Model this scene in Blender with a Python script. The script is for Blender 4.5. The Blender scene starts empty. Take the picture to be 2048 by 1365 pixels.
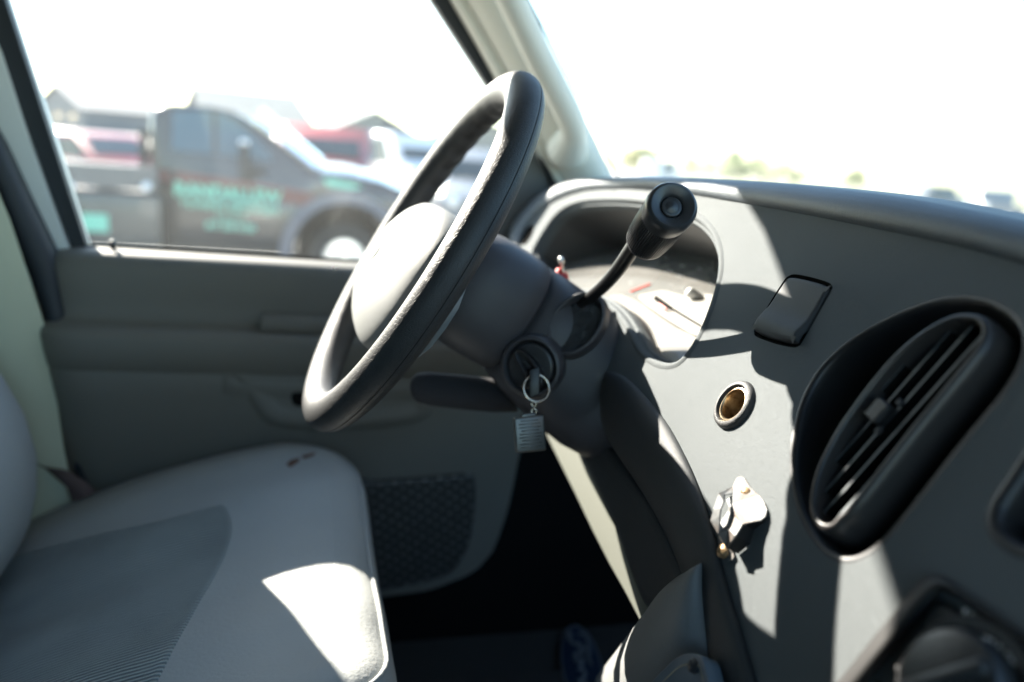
import bpy, bmesh, math, random
from mathutils import Vector, Matrix
from mathutils.geometry import delaunay_2d_cdt
random.seed(7)
R = math.radians
scene = bpy.context.scene
COL = scene.collection

# ------------------------------------------------------------------ camera
# eye position and lens were surveyed from the steering wheel (0.36 m ring, raked 29 degrees)
CAM = Vector((.348, -.105, 1.789))
YAW, PITCH, ROLL = R(74.9), R(-13.25), R(4.6)
FPX = 1600.0                       # focal length in pixels of a 2048 px wide picture (28 mm)
fwd = Vector((-math.sin(YAW)*math.cos(PITCH), math.cos(YAW)*math.cos(PITCH), math.sin(PITCH)))
_r = fwd.cross(Vector((0, 0, 1))).normalized(); _u = _r.cross(fwd)
RT = math.cos(ROLL)*_r + math.sin(ROLL)*_u
UP = -math.sin(ROLL)*_r + math.cos(ROLL)*_u
cam_d = bpy.data.cameras.new('camera'); cam = bpy.data.objects.new('camera', cam_d); COL.objects.link(cam)
cam.matrix_world = Matrix(((RT.x, UP.x, -fwd.x, CAM.x), (RT.y, UP.y, -fwd.y, CAM.y), (RT.z, UP.z, -fwd.z, CAM.z), (0, 0, 0, 1)))
cam_d.sensor_width = 36; cam_d.lens = 36*FPX/2048
cam_d.clip_start = .01; cam_d.clip_end = 9000
cam_d.dof.use_dof = True; cam_d.dof.focus_distance = .60; cam_d.dof.aperture_fstop = 2.8
scene.camera = cam

# ------------------------------------------------------------------ sky and sun
EL, AZ = R(29), R(29)              # light travels towards +X (across the cab) and +Y (forward)
SUN = Vector((math.cos(EL)*math.cos(AZ), math.cos(EL)*math.sin(AZ), -math.sin(EL)))
world = bpy.data.worlds.new('World'); scene.world = world; world.use_nodes = True
nt = world.node_tree; nt.nodes.clear()
wo = nt.nodes.new('ShaderNodeOutputWorld'); bg = nt.nodes.new('ShaderNodeBackground'); sk = nt.nodes.new('ShaderNodeTexSky')
sk.sky_type = 'NISHITA'; sk.sun_disc = False; sk.sun_elevation = EL
sk.sun_rotation = math.atan2(-SUN.x, -SUN.y)
sk.air_density = 1.0; sk.dust_density = .6; sk.ozone_density = 2.0
bg.inputs[1].default_value = .095
tint = nt.nodes.new('ShaderNodeMix'); tint.data_type = 'RGBA'; tint.blend_type = 'MULTIPLY'; tint.inputs[0].default_value = 1; tint.inputs[7].default_value = (.90, 1, .95, 1)
nt.links.new(sk.outputs[0], tint.inputs[6]); nt.links.new(tint.outputs[2], bg.inputs[0]); nt.links.new(bg.outputs[0], wo.inputs[0])
sl = bpy.data.lights.new('sun', 'SUN'); so = bpy.data.objects.new('sun', sl); COL.objects.link(so)
sl.energy = 5.0; sl.angle = R(.53); sl.color = (1, .93, .82)
so.rotation_euler = (-SUN).to_track_quat('Z', 'Y').to_euler()
so.location = (-6, -4, 6)
scene.view_settings.view_transform = 'Standard'; scene.view_settings.look = 'None'
scene.view_settings.exposure = 2.6; scene.view_settings.gamma = 1
scene.view_settings.use_curve_mapping = False
scene.render.engine = 'CYCLES'
scene.cycles.use_denoising = True
scene.cycles.max_bounces = 10; scene.cycles.diffuse_bounces = 5; scene.cycles.transparent_max_bounces = 16
scene.cycles.caustics_reflective = False; scene.cycles.caustics_refractive = False
scene.cycles.sample_clamp_indirect = 6

# ------------------------------------------------------------------ survey helpers
def V(*a): return Vector(a)
def ray(px, py): return fwd + RT*((px-1024)/FPX) - UP*((py-682.5)/FPX)
def pl(px, py, p0, n):
    v = ray(px, py); n = Vector(n); return CAM + v*((Vector(p0)-CAM).dot(n)/v.dot(n))
def onX(px, py, x): return pl(px, py, (x, 0, 0), (1, 0, 0))
def onZ(px, py, z): return pl(px, py, (0, 0, z), (0, 0, 1))
def dep(px, py, d): return CAM + ray(px, py)*d
T28 = R(28)
DL = dep(1470, 810, .57); DU = V(1, 0, 0); DV = V(0, math.sin(T28), math.cos(T28)); DW = V(0, -math.cos(T28), math.sin(T28))
def bend(a, b=0): return .3*max(0, -(a+.45))**2-1.8*max(0, -(b+.01))**2
def D(a, b, c=0): return DL + DU*a + DV*b + DW*(c+bend(a, b))         # a point on (or c above) the dashboard face
def ab(px, py, c=0):                                                # dashboard coordinates under a picture point
    k = 0
    for _ in range(12):
        P = pl(px, py, DL+DW*(c+k), DW); d = P-DL; a, b = d.dot(DU), d.dot(DV); k = bend(a, b)
    return a, b
def dash(px, py, c=0): return D(*ab(px, py, c), c)
def cat(pts, n=6, closed=True):                                    # Catmull-Rom through points
    out = []; N = len(pts); pts = [Vector(p) for p in pts]
    rng = range(N) if closed else range(N-1)
    for i in rng:
        g = (lambda k: pts[k % N]) if closed else (lambda k: pts[min(max(k, 0), N-1)])
        p0, p1, p2, p3 = g(i-1), g(i), g(i+1), g(i+2)
        for j in range(n):
            t = j/n
            out.append(.5*((2*p1)+(p2-p0)*t+(2*p0-5*p1+4*p2-p3)*t*t+(3*p1-3*p2+p3-p0)*t**3))
    if not closed: out.append(pts[-1])
    return out
def resamp(pts, n, closed=True):
    P = list(pts)+([pts[0]] if closed else []); L = [0]
    for i in range(len(P)-1): L.append(L[-1]+(P[i+1]-P[i]).length)
    out = []; k = 0
    for i in range(n):
        s = L[-1]*i/(n if closed else n-1)
        while k < len(P)-2 and L[k+1] < s: k += 1
        out.append(P[k].lerp(P[k+1], min(1, max(0, (s-L[k])/max(1e-9, L[k+1]-L[k])))))
    return out
def area2(p): return .5*sum(p[i][0]*p[(i+1) % len(p)][1]-p[(i+1) % len(p)][0]*p[i][1] for i in range(len(p)))
def inside(p, poly):
    c = False; n = len(poly); x, y = p[0], p[1]
    for i in range(n):
        x1, y1 = poly[i][0], poly[i][1]; x2, y2 = poly[(i+1) % n][0], poly[(i+1) % n][1]
        if (y1 > y) != (y2 > y) and x < (x2-x1)*(y-y1)/(y2-y1)+x1: c = not c
    return c
def inset(p, d):                                                   # move a closed 2D loop inwards by d
    s = 1 if area2(p) > 0 else -1; n = len(p); out = []
    for i in range(n):
        t = (Vector(p[(i+1) % n][:2])-Vector(p[i-1][:2]))
        if t.length < 1e-9: out.append(Vector(p[i][:2])); continue
        t.normalize(); out.append(Vector(p[i][:2])+Vector((-t.y, t.x))*s*d)
    return out

# ------------------------------------------------------------------ mesh helpers
def tag(o, label=None, cat_=None, group=None, kind=None):
    if label: o['label'] = label
    if cat_: o['category'] = cat_
    if group: o['group'] = group
    if kind: o['kind'] = kind
    return o
def empty(name, loc=(0, 0, 0), rz=0, **k):
    o = bpy.data.objects.new(name, None); COL.objects.link(o); o.location = loc; o.rotation_euler = (0, 0, rz)
    o.empty_display_size = .1
    return tag(o, **k)
def mesh(name, vs, fs, mats, parent=None, smooth=True, mi=None, angle=None, **k):
    me = bpy.data.meshes.new(name); me.from_pydata([tuple(v) for v in vs], [], fs); me.validate(); me.update()
    for m in (mats if isinstance(mats, (list, tuple)) else [mats]): me.materials.append(m)
    if mi and len(mi) == len(me.polygons):
        for p, i in zip(me.polygons, mi): p.material_index = i
    if smooth:
        for p in me.polygons: p.use_smooth = True
        if angle: me.set_sharp_from_angle(angle=R(angle))
    o = bpy.data.objects.new(name, me); COL.objects.link(o)
    if parent: o.parent = parent; o.matrix_parent_inverse = Matrix.Identity(4)
    return tag(o, **k)
class MB:
    def __init__(s): s.v = []; s.f = []; s.m = []; s.cm = 0
    def add(s, vs, fs):
        o = len(s.v); s.v += [Vector(v) for v in vs]; s.f += [tuple(i+o for i in f) for f in fs]; s.m += [s.cm]*len(fs); return s
    def loft(s, rings, closed=True, cap0=False, cap1=False, flip=False):
        n = len(rings[0]); vs = [p for r in rings for p in r]; fs = []
        for i in range(len(rings)-1):
            for j in range(n if closed else n-1):
                a, b = i*n+j, i*n+(j+1) % n
                q = (a, b, b+n, a+n); fs.append(q[::-1] if flip else q)
        if cap0: q = tuple(range(n)); fs.append(q if flip else q[::-1])
        if cap1: q = tuple(range((len(rings)-1)*n, len(rings)*n)); fs.append(q[::-1] if flip else q)
        return s.add(vs, fs)
    def box(s, c, d, rot=None, bev=0):
        c = Vector(c); d = Vector(d)/2; M = rot or Matrix.Identity(3)
        if bev:
            bm = bmesh.new(); bmesh.ops.create_cube(bm, size=1)
            for v in bm.verts: v.co = Vector((v.co.x*2*d.x, v.co.y*2*d.y, v.co.z*2*d.z))
            bmesh.ops.bevel(bm, geom=bm.edges[:], offset=bev, segments=3, profile=.5, affect='EDGES')
            bm.verts.index_update()
            s.add([c+M@v.co for v in bm.verts], [tuple(v.index for v in f.verts) for f in bm.faces]); bm.free(); return s
        vs = [c+M@V(x*d.x, y*d.y, z*d.z) for x in (-1, 1) for y in (-1, 1) for z in (-1, 1)]
        return s.add(vs, [(0, 1, 3, 2), (4, 6, 7, 5), (0, 4, 5, 1), (2, 3, 7, 6), (0, 2, 6, 4), (1, 5, 7, 3)])
    def tube(s, path, rad, n=16, cap=True):
        path = [Vector(p) for p in path]; rad = rad if isinstance(rad, (list, tuple)) else [rad]*len(path)
        rings = []; pn = None
        for i, p in enumerate(path):
            t = (path[min(i+1, len(path)-1)]-path[max(i-1, 0)]).normalized()
            if pn is None: pn = t.orthogonal().normalized()
            pn = (pn-t*pn.dot(t)).normalized(); b = t.cross(pn)
            rings.append([p+(pn*math.cos(k*2*math.pi/n)+b*math.sin(k*2*math.pi/n))*rad[i] for k in range(n)])
        return s.loft(rings, True, cap, cap)
    def lathe(s, c, axis, prof, n=48, xdir=None):                   # prof: (radius, height along the axis)
        c = Vector(c); ax = Vector(axis).normalized(); x = Vector(xdir).normalized() if xdir else ax.orthogonal().normalized(); y = ax.cross(x)
        rings = [[c+ax*h+(x*math.cos(k*2*math.pi/n)+y*math.sin(k*2*math.pi/n))*max(r, 1e-5) for k in range(n)] for r, h in prof]
        return s.loft(rings)
    def torus(s, c, axis, R0, r0, n=64, m=14):
        c = Vector(c); ax = Vector(axis).normalized(); x = ax.orthogonal().normalized(); y = ax.cross(x)
        rings = []
        for i in range(n+1):
            t = 2*math.pi*i/n; e = x*math.cos(t)+y*math.sin(t)
            rings.append([c+e*(R0+r0*math.cos(2*math.pi*k/m))+ax*r0*math.sin(2*math.pi*k/m) for k in range(m)])
        return s.loft(rings)
    def build(s, name, mats, parent=None, smooth=True, angle=None, **k):
        return mesh(name, s.v, s.f, mats, parent, smooth, s.m, angle, **k)
def sheet2(outline, holes, step):
    vs = [Vector(p[:2]) for p in outline]; es = [(i, (i+1) % len(outline)) for i in range(len(outline))]
    for h in holes:
        o = len(vs); vs += [Vector(p[:2]) for p in h]; es += [(o+i, o+(i+1) % len(h)) for i in range(len(h))]
    x0, x1 = min(v.x for v in vs), max(v.x for v in vs); y0, y1 = min(v.y for v in vs), max(v.y for v in vs)
    nx, ny = int((x1-x0)/step), int((y1-y0)/step)
    for i in range(1, nx+1):
        for j in range(1, ny+1):
            p = Vector((x0+i*step+(step*.5 if j % 2 else 0), y0+j*step))
            if inside(p, outline) and not any(inside(p, h) for h in holes): vs.append(p)
    v, e, f, *_ = delaunay_2d_cdt(vs, es, [], 0, 1e-6)
    out = []
    for t in f:
        c = sum((v[i] for i in t), Vector((0, 0)))/len(t)
        if inside(c, outline) and not any(inside(c, h) for h in holes):
            if area2([v[i] for i in t]) < 0: t = t[::-1]
            out.append(tuple(t))
    return v, out
def surf_sheet(mb, outline, holes, step, fn):
    v, f = sheet2(outline, holes, step); mb.add([fn(p.x, p.y) for p in v], f)
def raised(mb, loop2, prof, fn, cap=True, step=.006):               # a plate on a surface: prof = (inset, height)
    if area2(loop2) < 0: loop2 = loop2[::-1]
    rings = [inset(loop2, d) for d, h in prof]
    mb.loft([[fn(p.x, p.y, h) for p in r] for r, (d, h) in zip(rings, prof)])
    if cap: h = prof[-1][1]; surf_sheet(mb, rings[-1], [], step, lambda x, y: fn(x, y, h))
def solid_poly(mb, pts, depth):                                     # planar outline with thickness (closed prism)
    n = len(pts); d = Vector(depth); mb.add(list(pts)+[p+d for p in pts], [tuple(range(n)), tuple(range(2*n-1, n-1, -1))]+[(i, i+n, (i+1) % n+n, (i+1) % n) for i in range(n)])

# ------------------------------------------------------------------ materials
def mat(name, col, rough=.5, metal=0, bump=None, var=None, spec=.5, extra=None, coat=0):
    m = bpy.data.materials.new(name); m.use_nodes = True; nt = m.node_tree; b = nt.nodes['Principled BSDF']
    b.inputs['Base Color'].default_value = (*col, 1); b.inputs['Roughness'].default_value = rough; b.inputs['Metallic'].default_value = metal
    b.inputs['Specular IOR Level'].default_value = spec; b.inputs['Coat Weight'].default_value = coat
    tc = nt.nodes.new('ShaderNodeTexCoord')
    if var:                                                          # (scale, amount) mottling in the material itself
        nz = nt.nodes.new('ShaderNodeTexNoise'); nz.inputs['Scale'].default_value = var[0]; nz.inputs['Detail'].default_value = 6
        nt.links.new(tc.outputs['Object'], nz.inputs['Vector'])
        mx = nt.nodes.new('ShaderNodeMix'); mx.data_type = 'RGBA'
        c2 = var[2] if len(var) > 2 else tuple(c*(1-var[1]) for c in col)
        mx.inputs[6].default_value = (*col, 1); mx.inputs[7].default_value = (*c2, 1)
        rp = nt.nodes.new('ShaderNodeValToRGB'); rp.color_ramp.elements[0].position = .42; rp.color_ramp.elements[1].position = .66
        nt.links.new(nz.outputs['Fac'], rp.inputs[0]); nt.links.new(rp.outputs[0], mx.inputs[0]); nt.links.new(mx.outputs[2], b.inputs['Base Color'])
        mr = nt.nodes.new('ShaderNodeMapRange'); mr.inputs[3].default_value = rough*.85; mr.inputs[4].default_value = min(1, rough*1.15)
        nt.links.new(nz.outputs['Fac'], mr.inputs[0]); nt.links.new(mr.outputs[0], b.inputs['Roughness'])
    if bump:                                                         # (kind, scale, distance)
        kind, sc, dist = bump
        if kind == 'leather':
            t = nt.nodes.new('ShaderNodeTexVoronoi'); t.inputs['Scale'].default_value = sc; t.feature = 'DISTANCE_TO_EDGE'; out = t.outputs['Distance']
            n2 = nt.nodes.new('ShaderNodeTexNoise'); n2.inputs['Scale'].default_value = sc*.35; n2.inputs['Detail'].default_value = 3
            mx2 = nt.nodes.new('ShaderNodeMix'); mx2.data_type = 'VECTOR'; mx2.inputs[0].default_value = .01
            nt.links.new(tc.outputs['Object'], n2.inputs['Vector']); nt.links.new(tc.outputs['Object'], mx2.inputs[4]); nt.links.new(n2.outputs['Color'], mx2.inputs[5])
            nt.links.new(mx2.outputs[1], t.inputs['Vector'])
            cl = nt.nodes.new('ShaderNodeMath'); cl.operation = 'MINIMUM'; cl.inputs[1].default_value = .12
            nt.links.new(out, cl.inputs[0]); out = cl.outputs[0]; dist = dist*6
        else:
            t = nt.nodes.new('ShaderNodeTexNoise'); t.inputs['Scale'].default_value = sc; t.inputs['Detail'].default_value = 5; out = t.outputs['Fac']
            nt.links.new(tc.outputs['Object'], t.inputs['Vector'])
        bp = nt.nodes.new('ShaderNodeBump'); bp.inputs['Strength'].default_value = 1; bp.inputs['Distance'].default_value = dist
        nt.links.new(out, bp.inputs['Height']); nt.links.new(bp.outputs[0], b.inputs['Normal'])
    if extra: extra(nt, b, tc)
    return m
def glass_mat(name, tint=(1, 1, 1), dust=.04, gloss=.04, dustcol=(.85, .87, .85)):
    m = bpy.data.materials.new(name); m.use_nodes = True; nt = m.node_tree; nt.nodes.clear()
    o = nt.nodes.new('ShaderNodeOutputMaterial'); t = nt.nodes.new('ShaderNodeBsdfTransparent'); t.inputs[0].default_value = (*tint, 1)
    g = nt.nodes.new('ShaderNodeBsdfGlossy'); g.inputs['Roughness'].default_value = .02
    d = nt.nodes.new('ShaderNodeBsdfDiffuse'); d.inputs[0].default_value = (*dustcol, 1)
    tr = nt.nodes.new('ShaderNodeBsdfTranslucent'); tr.inputs[0].default_value = (*dustcol, 1)
    md = nt.nodes.new('ShaderNodeMixShader'); md.inputs[0].default_value = .5; nt.links.new(d.outputs[0], md.inputs[1]); nt.links.new(tr.outputs[0], md.inputs[2])
    m1 = nt.nodes.new('ShaderNodeMixShader'); m1.inputs[0].default_value = gloss
    m2 = nt.nodes.new('ShaderNodeMixShader')
    tc = nt.nodes.new('ShaderNodeTexCoord'); nz = nt.nodes.new('ShaderNodeTexNoise'); nz.inputs['Scale'].default_value = 9; nz.inputs['Detail'].default_value = 6
    mr = nt.nodes.new('ShaderNodeMapRange'); mr.inputs[1].default_value = .3; mr.inputs[2].default_value = .7; mr.inputs[3].default_value = dust*.75; mr.inputs[4].default_value = dust*1.25
    nt.links.new(tc.outputs['Object'], nz.inputs['Vector']); nt.links.new(nz.outputs['Fac'], mr.inputs[0]); nt.links.new(mr.outputs[0], m2.inputs[0])
    nt.links.new(t.outputs[0], m1.inputs[1]); nt.links.new(g.outputs[0], m1.inputs[2]); nt.links.new(m1.outputs[0], m2.inputs[1]); nt.links.new(md.outputs[0], m2.inputs[2])
    nt.links.new(m2.outputs[0], o.inputs[0]); return m
M = dict(
    dash=mat('dash_plastic', (.130, .142, .147), .8, bump=('leather', 800, .00014), var=(3, .07), spec=.2),
    pad=mat('pad_vinyl', (.085, .10, .115), .5, bump=('leather', 420, .00012), var=(4, .1)),
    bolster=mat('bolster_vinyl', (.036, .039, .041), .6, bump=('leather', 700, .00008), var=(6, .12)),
    leather=mat('wheel_leather', (.030, .030, .031), .55, bump=('leather', 300, .00017), var=(30, .15)),
    seam=mat('seam_thread', (.006, .006, .006), .8),
    airbag=mat('airbag_vinyl', (.26, .265, .26), .6, bump=('leather', 900, .00006)),
    shroud=mat('shroud_plastic', (.06, .057, .062), .5, bump=('noise', 900, .00012), var=(5, .1)),
    black=mat('black_plastic', (.012, .012, .013), .38, bump=('noise', 700, .00005)),
    satin=mat('satin_black_plastic', (.035, .035, .037), .34, bump=('noise', 500, .00004)),
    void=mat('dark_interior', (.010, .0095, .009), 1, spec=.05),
    vent=mat('vent_plastic', (.022, .022, .024), .42, bump=('noise', 900, .00005)),
    chrome=mat('chrome', (.75, .74, .72), .18, 1),
    steel=mat('worn_steel', (.165, .17, .17), .55, .05, bump=('noise', 150, .0003), var=(45, .3, (.15, .10, .07))),
    rust=mat('rusty_screw', (.45, .30, .16), .5, .6, var=(300, .5)),
    brass=mat('socket_metal', (.55, .45, .30), .35, .9, var=(120, .4, (.2, .13, .07))),
    ringm=mat('key_ring_metal', (.72, .62, .50), .25, 1),
    fob=mat('pewter', (.20, .195, .18), .42, .75, bump=('noise', 300, .0002)),
    door=mat('door_panel_plastic', (.155, .145, .12), .6, bump=('noise', 500, .00015), var=(3, .08)),
    sill=mat('sill_plastic', (.40, .41, .40), .5, bump=('noise', 500, .0001)),
    headliner=mat('headliner', (.22, .22, .21), .9),
    trim=mat('cream_trim', (.80, .78, .68), .55, bump=('noise', 400, .0001), var=(4, .06)),
    pillar=mat('painted_metal', (.80, .82, .78), .4),
    seal=mat('rubber_seal', (.018, .022, .027), .6),
    beige=mat('beige_trim', (.52, .52, .37), .6, bump=('noise', 400, .0001)),
    seat=mat('seat_vinyl', (.36, .37, .36), .6, bump=('noise', 260, .0005), var=(6, .08)),
    carpet=mat('dark_carpet', (.035, .032, .028), .95, bump=('noise', 600, .002)),
    belt=mat('seat_belt_webbing', (.05, .045, .045), .8, bump=('noise', 900, .0004)),
    white_ink=mat('white_ink', (.9, .92, .92), .6), red_ink=mat('red_ink', (.7, .06, .03), .5),
    gauge=mat('gauge_face', (.035, .045, .052), .5),
    wglass=glass_mat('side_window_glass', (.96, .97, .97), .032),
    fglass=glass_mat('windscreen_glass', (.95, .97, .97), .045),
    lens=glass_mat('dusty_lens', (.9, .9, .9), .24, .05, (.93, .90, .84)),
)
def corduroy(nt, b, tc):
    w = nt.nodes.new('ShaderNodeTexWave'); w.bands_direction = 'X'; w.inputs['Scale'].default_value = 62; w.inputs['Distortion'].default_value = 1.6
    w.inputs['Detail'].default_value = 3; w.inputs['Detail Scale'].default_value = .6
    nt.links.new(tc.outputs['Object'], w.inputs['Vector'])
    nz = nt.nodes.new('ShaderNodeTexNoise'); nz.inputs['Scale'].default_value = 14; nz.inputs['Detail'].default_value = 5; nt.links.new(tc.outputs['Object'], nz.inputs['Vector'])
    mx = nt.nodes.new('ShaderNodeMix'); mx.data_type = 'RGBA'; mx.inputs[6].default_value = (.045, .05, .05, 1); mx.inputs[7].default_value = (.46, .49, .47, 1)
    ad = nt.nodes.new('ShaderNodeMath'); ad.operation = 'MULTIPLY_ADD'; ad.inputs[1].default_value = .9; nt.links.new(w.outputs['Fac'], ad.inputs[0])
    m3 = nt.nodes.new('ShaderNodeMath'); m3.operation = 'MULTIPLY'; m3.inputs[1].default_value = .75; nt.links.new(nz.outputs['Fac'], m3.inputs[0]); nt.links.new(m3.outputs[0], ad.inputs[2])
    nt.links.new(ad.outputs[0], mx.inputs[0]); nt.links.new(mx.outputs[2], b.inputs['Base Color'])
    bp = nt.nodes.new('ShaderNodeBump'); bp.inputs['Distance'].default_value = .004; nt.links.new(w.outputs['Fac'], bp.inputs['Height']); nt.links.new(bp.outputs[0], b.inputs['Normal'])
M['corduroy'] = mat('corduroy_cloth', (.15, .17, .17), .95, extra=corduroy)
def dots(nt, b, tc):
    mp = nt.nodes.new('ShaderNodeMapping'); mp.inputs['Rotation'].default_value = (R(38), 0, 0); mp.inputs['Scale'].default_value = (0, 1, 1.25); nt.links.new(tc.outputs['Object'], mp.inputs['Vector'])
    v = nt.nodes.new('ShaderNodeTexVoronoi'); v.inputs['Scale'].default_value = 62; v.inputs['Randomness'].default_value = .12; nt.links.new(mp.outputs[0], v.inputs['Vector'])
    rp = nt.nodes.new('ShaderNodeValToRGB'); rp.color_ramp.elements[0].position = .12; rp.color_ramp.elements[0].color = (.17, .17, .155, 1); rp.color_ramp.elements[1].position = .24; rp.color_ramp.elements[1].color = (.045, .044, .04, 1)
    nt.links.new(v.outputs['Distance'], rp.inputs[0]); nt.links.new(rp.outputs[0], b.inputs['Base Color'])
    bp = nt.nodes.new('ShaderNodeBump'); bp.inputs['Distance'].default_value = .002; bp.invert = True; nt.links.new(v.outputs['Distance'], bp.inputs['Height']); nt.links.new(bp.outputs[0], b.inputs['Normal'])
M['grille'] = mat('dotted_grille', (.06, .06, .055), .45, extra=dots)
# ================================================================== the van
van = empty('van', (0, 0, 0), label='old van around the camera, with grey dashboard, black steering wheel and cream pillar', cat_='van')
YX = V(0, 1, 0)
def part(name, **k): o = empty(name, (0, 0, 0), **k); o.parent = van; return o

# ---- window opening in the left side (plane X = -.86); top edge at z 2.155
XG = -.86
WIN = [(-.392, 1.600), (-.425, 1.735), (-.476, 1.926), (-.528, 2.12), (-.526, 2.17), (-.48, 2.195), (-.33, 2.189), (-.15, 2.165), (-.107, 2.158), (-.058, 2.142), (-.022, 2.105),
       (.065, 1.989), (.152, 1.882), (.262, 1.737), (.345, 1.595)]
# outer side wall with the opening
side = MB(); out = [(-1.6, .55), (1.3, .55), (1.3, 1.45), (.55, 1.60), (.40, 1.66), (-.02, 2.195), (-.045, 2.22), (-1.6, 2.22)]
surf_sheet(side, out, [WIN], .15, lambda y, z: V(XG-.012, y, z))
surf_sheet(side, out, [WIN], .15, lambda y, z: V(XG-.030, y, z))
side.loft([[V(XG-.012, y, z) for y, z in WIN], [V(XG-.030, y, z) for y, z in WIN]])
side.build('side_wall', M['pillar'], van, smooth=False)
g = MB(); surf_sheet(g, inset(WIN, -.004), [], .2, lambda y, z: V(XG-.021, y, z)); g.build('side_window', M['wglass'], van, smooth=False)
# inner rubber frame round the window
fr = part('window_frame')
def strip(mb, pts, d):                                              # a flat ribbon with thickness, pts = two matching rails
    a, b = pts; d = Vector(d)
    mb.loft([[p, q, q+d, p+d] for p, q in zip(a, b)], True, True, True)
m = MB()
Lr = [(-150, -300), (0, 110), (70, 300), (142, 497)]; Rr = [(-90, -300), (10, 0), (100, 272), (172, 490)]
a = [onX(*p, XG+.010) for p in Lr]; b = [onX(*p, XG+.010) for p in Rr]
strip(m, (a, b), (-.018, 0, 0))
m.build('rear_seal', M['seal'], fr, smooth=False)
m = MB(); A = [(800, -110), (865, 0), (975, 170), (1078, 330), (1100, 372)]; B = [(842, -110), (905, 0), (1003, 160), (1100, 320), (1124, 362)]
strip(m, ([onX(*p, XG+.006) for p in A], [onX(*p, XG+.006) for p in B]), (-.02, 0, 0)); m.build('front_seal', M['seal'], fr, smooth=False)
m = MB(); A = [(150, 496), (235, 499), (480, 513), (720, 527), (900, 538), (1110, 552)]; B = [(x, y-7) for x, y in A]
strip(m, ([onX(*p, XG+.006) for p in A], [onX(*p, XG+.006) for p in B]), (-.006, 0, 0)); m.build('sill_seal', M['void'], fr, smooth=False)
# corner panel between the window and the windscreen pillar
m = MB(); P = [(975, 395), (1010, 330), (1062, 268), (1088, 300), (1125, 372), (1140, 430), (1100, 560), (960, 540)]
solid_poly(m, [onX(*p, XG+.016) for p in P], (-.02, 0, 0)); m.build('corner_panel', mat('corner_panel_plastic', (.10, .10, .095), .5), van, smooth=False)
m = MB(); A = [(1070, 262), (1090, 318), (1112, 368), (1122, 420)]; m.tube([onX(*p, XG+.022) for p in cat([V(*p) for p in A], 5, False)], .008); m.build('door_seal', M['seal'], van)

# ---- B pillar, rubber seal and beige trim on the left
m = MB(); A = [(-160, -250), (0, 105), (60, 290), (118, 450), (146, 520)]; B = [(-330, -250), (-50, 160), (10, 330), (78, 495), (112, 560)]
strip(m, ([onX(*p, XG+.018) for p in A], [onX(*p, XG+.018) for p in B]), (-.02, 0, 0)); m.build('side_pillar', M['pillar'], van, smooth=False)
m = MB(); Rr = [(-230, -100), (0, 290), (52, 402), (103, 508), (120, 585), (139, 667), (162, 800), (182, 920), (200, 1010), (215, 1080)]
Lr = [(-300, -60), (-30, 330), (29, 480), (64, 562), (88, 640), (100, 700), (117, 790), (142, 920), (168, 1010), (180, 1080)]
A = [onX(*p, -.80) for p in Lr]; B = [onX(*p, -.80) for p in Rr]
rings = []
for p, q in zip(A, B):
    d = q-p; rings.append([p, p+V(.005, 0, 0)+d*.2, p+V(.008, 0, 0)+d*.5, p+V(.005, 0, 0)+d*.8, q, q+V(-.03, 0, 0), p+V(-.03, 0, 0)])
m.loft(rings, True, True, True); m.build('door_weatherstrip', M['seal'], van)
m = MB(); Rr = [(-60, 250), (20, 440), (60, 560), (92, 660), (108, 760), (128, 900), (160, 1040)]; Lr = [(x-420, y+60) for x, y in Rr]
m.loft([[onX(*p, -.785), onX(*p, -.785).lerp(onX(*q, -.785), .15)+V(.02, 0, 0), onX(*q, -.785).lerp(onX(*p, -.785), .3)+V(.03, 0, 0), onX(*q, -.785)] for p, q in zip(Rr, Lr)], closed=False)
m.build('pillar_trim', M['beige'], van)
m = MB(); pa = [onX(*p, -.765) for p in ((95, 930), (130, 950), (170, 985), (185, 1030))]
m.loft([[p+V(0, -.022, .008), p+V(.008, 0, 0), p+V(0, .022, -.008)] for p in pa], closed=False); m.build('seat_belt', mat('belt', (.12, .075, .065), .8), van)

# ---- door panel: profile in X/Z drawn along Y
door = MB()
prof = [(-.858, 1.6185), (-.84, 1.6182), (-.817, 1.617), (-.804, 1.611), (-.7985, 1.597), (-.798, 1.570), (-.797, 1.552), (-.795, 1.533), (-.788, 1.527), (-.772, 1.5235),
        (-.763, 1.519), (-.759, 1.510), (-.760, 1.490), (-.764, 1.468), (-.7665, 1.4655), (-.765, 1.462), (-.768, 1.43), (-.775, 1.37), (-.785, 1.32), (-.79, 1.29), (-.794, 1.25), (-.798, 1.20), (-.80, 1.16), (-.80, 1.13), (-.80, 1.105), (-.80, 1.09), (-.80, 1.08)]
def zb(y):
    t = [(-9, 1.083), (.03, 1.086), (.10, 1.092), (.132, 1.104), (.16, 1.114), (.18, 1.128), (.20, 1.155), (.212, 1.19), (.22, 1.24), (.226, 1.30), (.228, 1.34), (9, 1.4)]
    for a, b in zip(t, t[1:]):
        if a[0] <= y <= b[0]: return a[1]+(b[1]-a[1])*(y-a[0])/(b[0]-a[0])
ys = [-.455, -.452, -.44, -.425, -.405, -.38]+[-.36+.03*i for i in range(15)]+[.09, .11, .13, .15, .165, .18, .19, .20, .208, .215, .22, .225, .228]
def round_end(i): return [.045, .03, .014, .006, .001, 0][i] if i < 6 else 0
rings = []
for i, y in enumerate(ys):
    e = round_end(i); up = max(0, (y+.38))*-.018
    rings.append([V(x-e*(1 if k else .2), y+.10*(1.618-z)*max(0, min(1, -y/.3)), max(z-(e*.7 if k < 5 else 0)+up, zb(y))) for k, (x, z) in enumerate(prof)])
    if i == 0: rings.insert(0, [p+V(-.03, 0, 0) for p in rings[0]])
rings.append([p+V(-.04, 0, 0) for p in rings[-1]])
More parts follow.
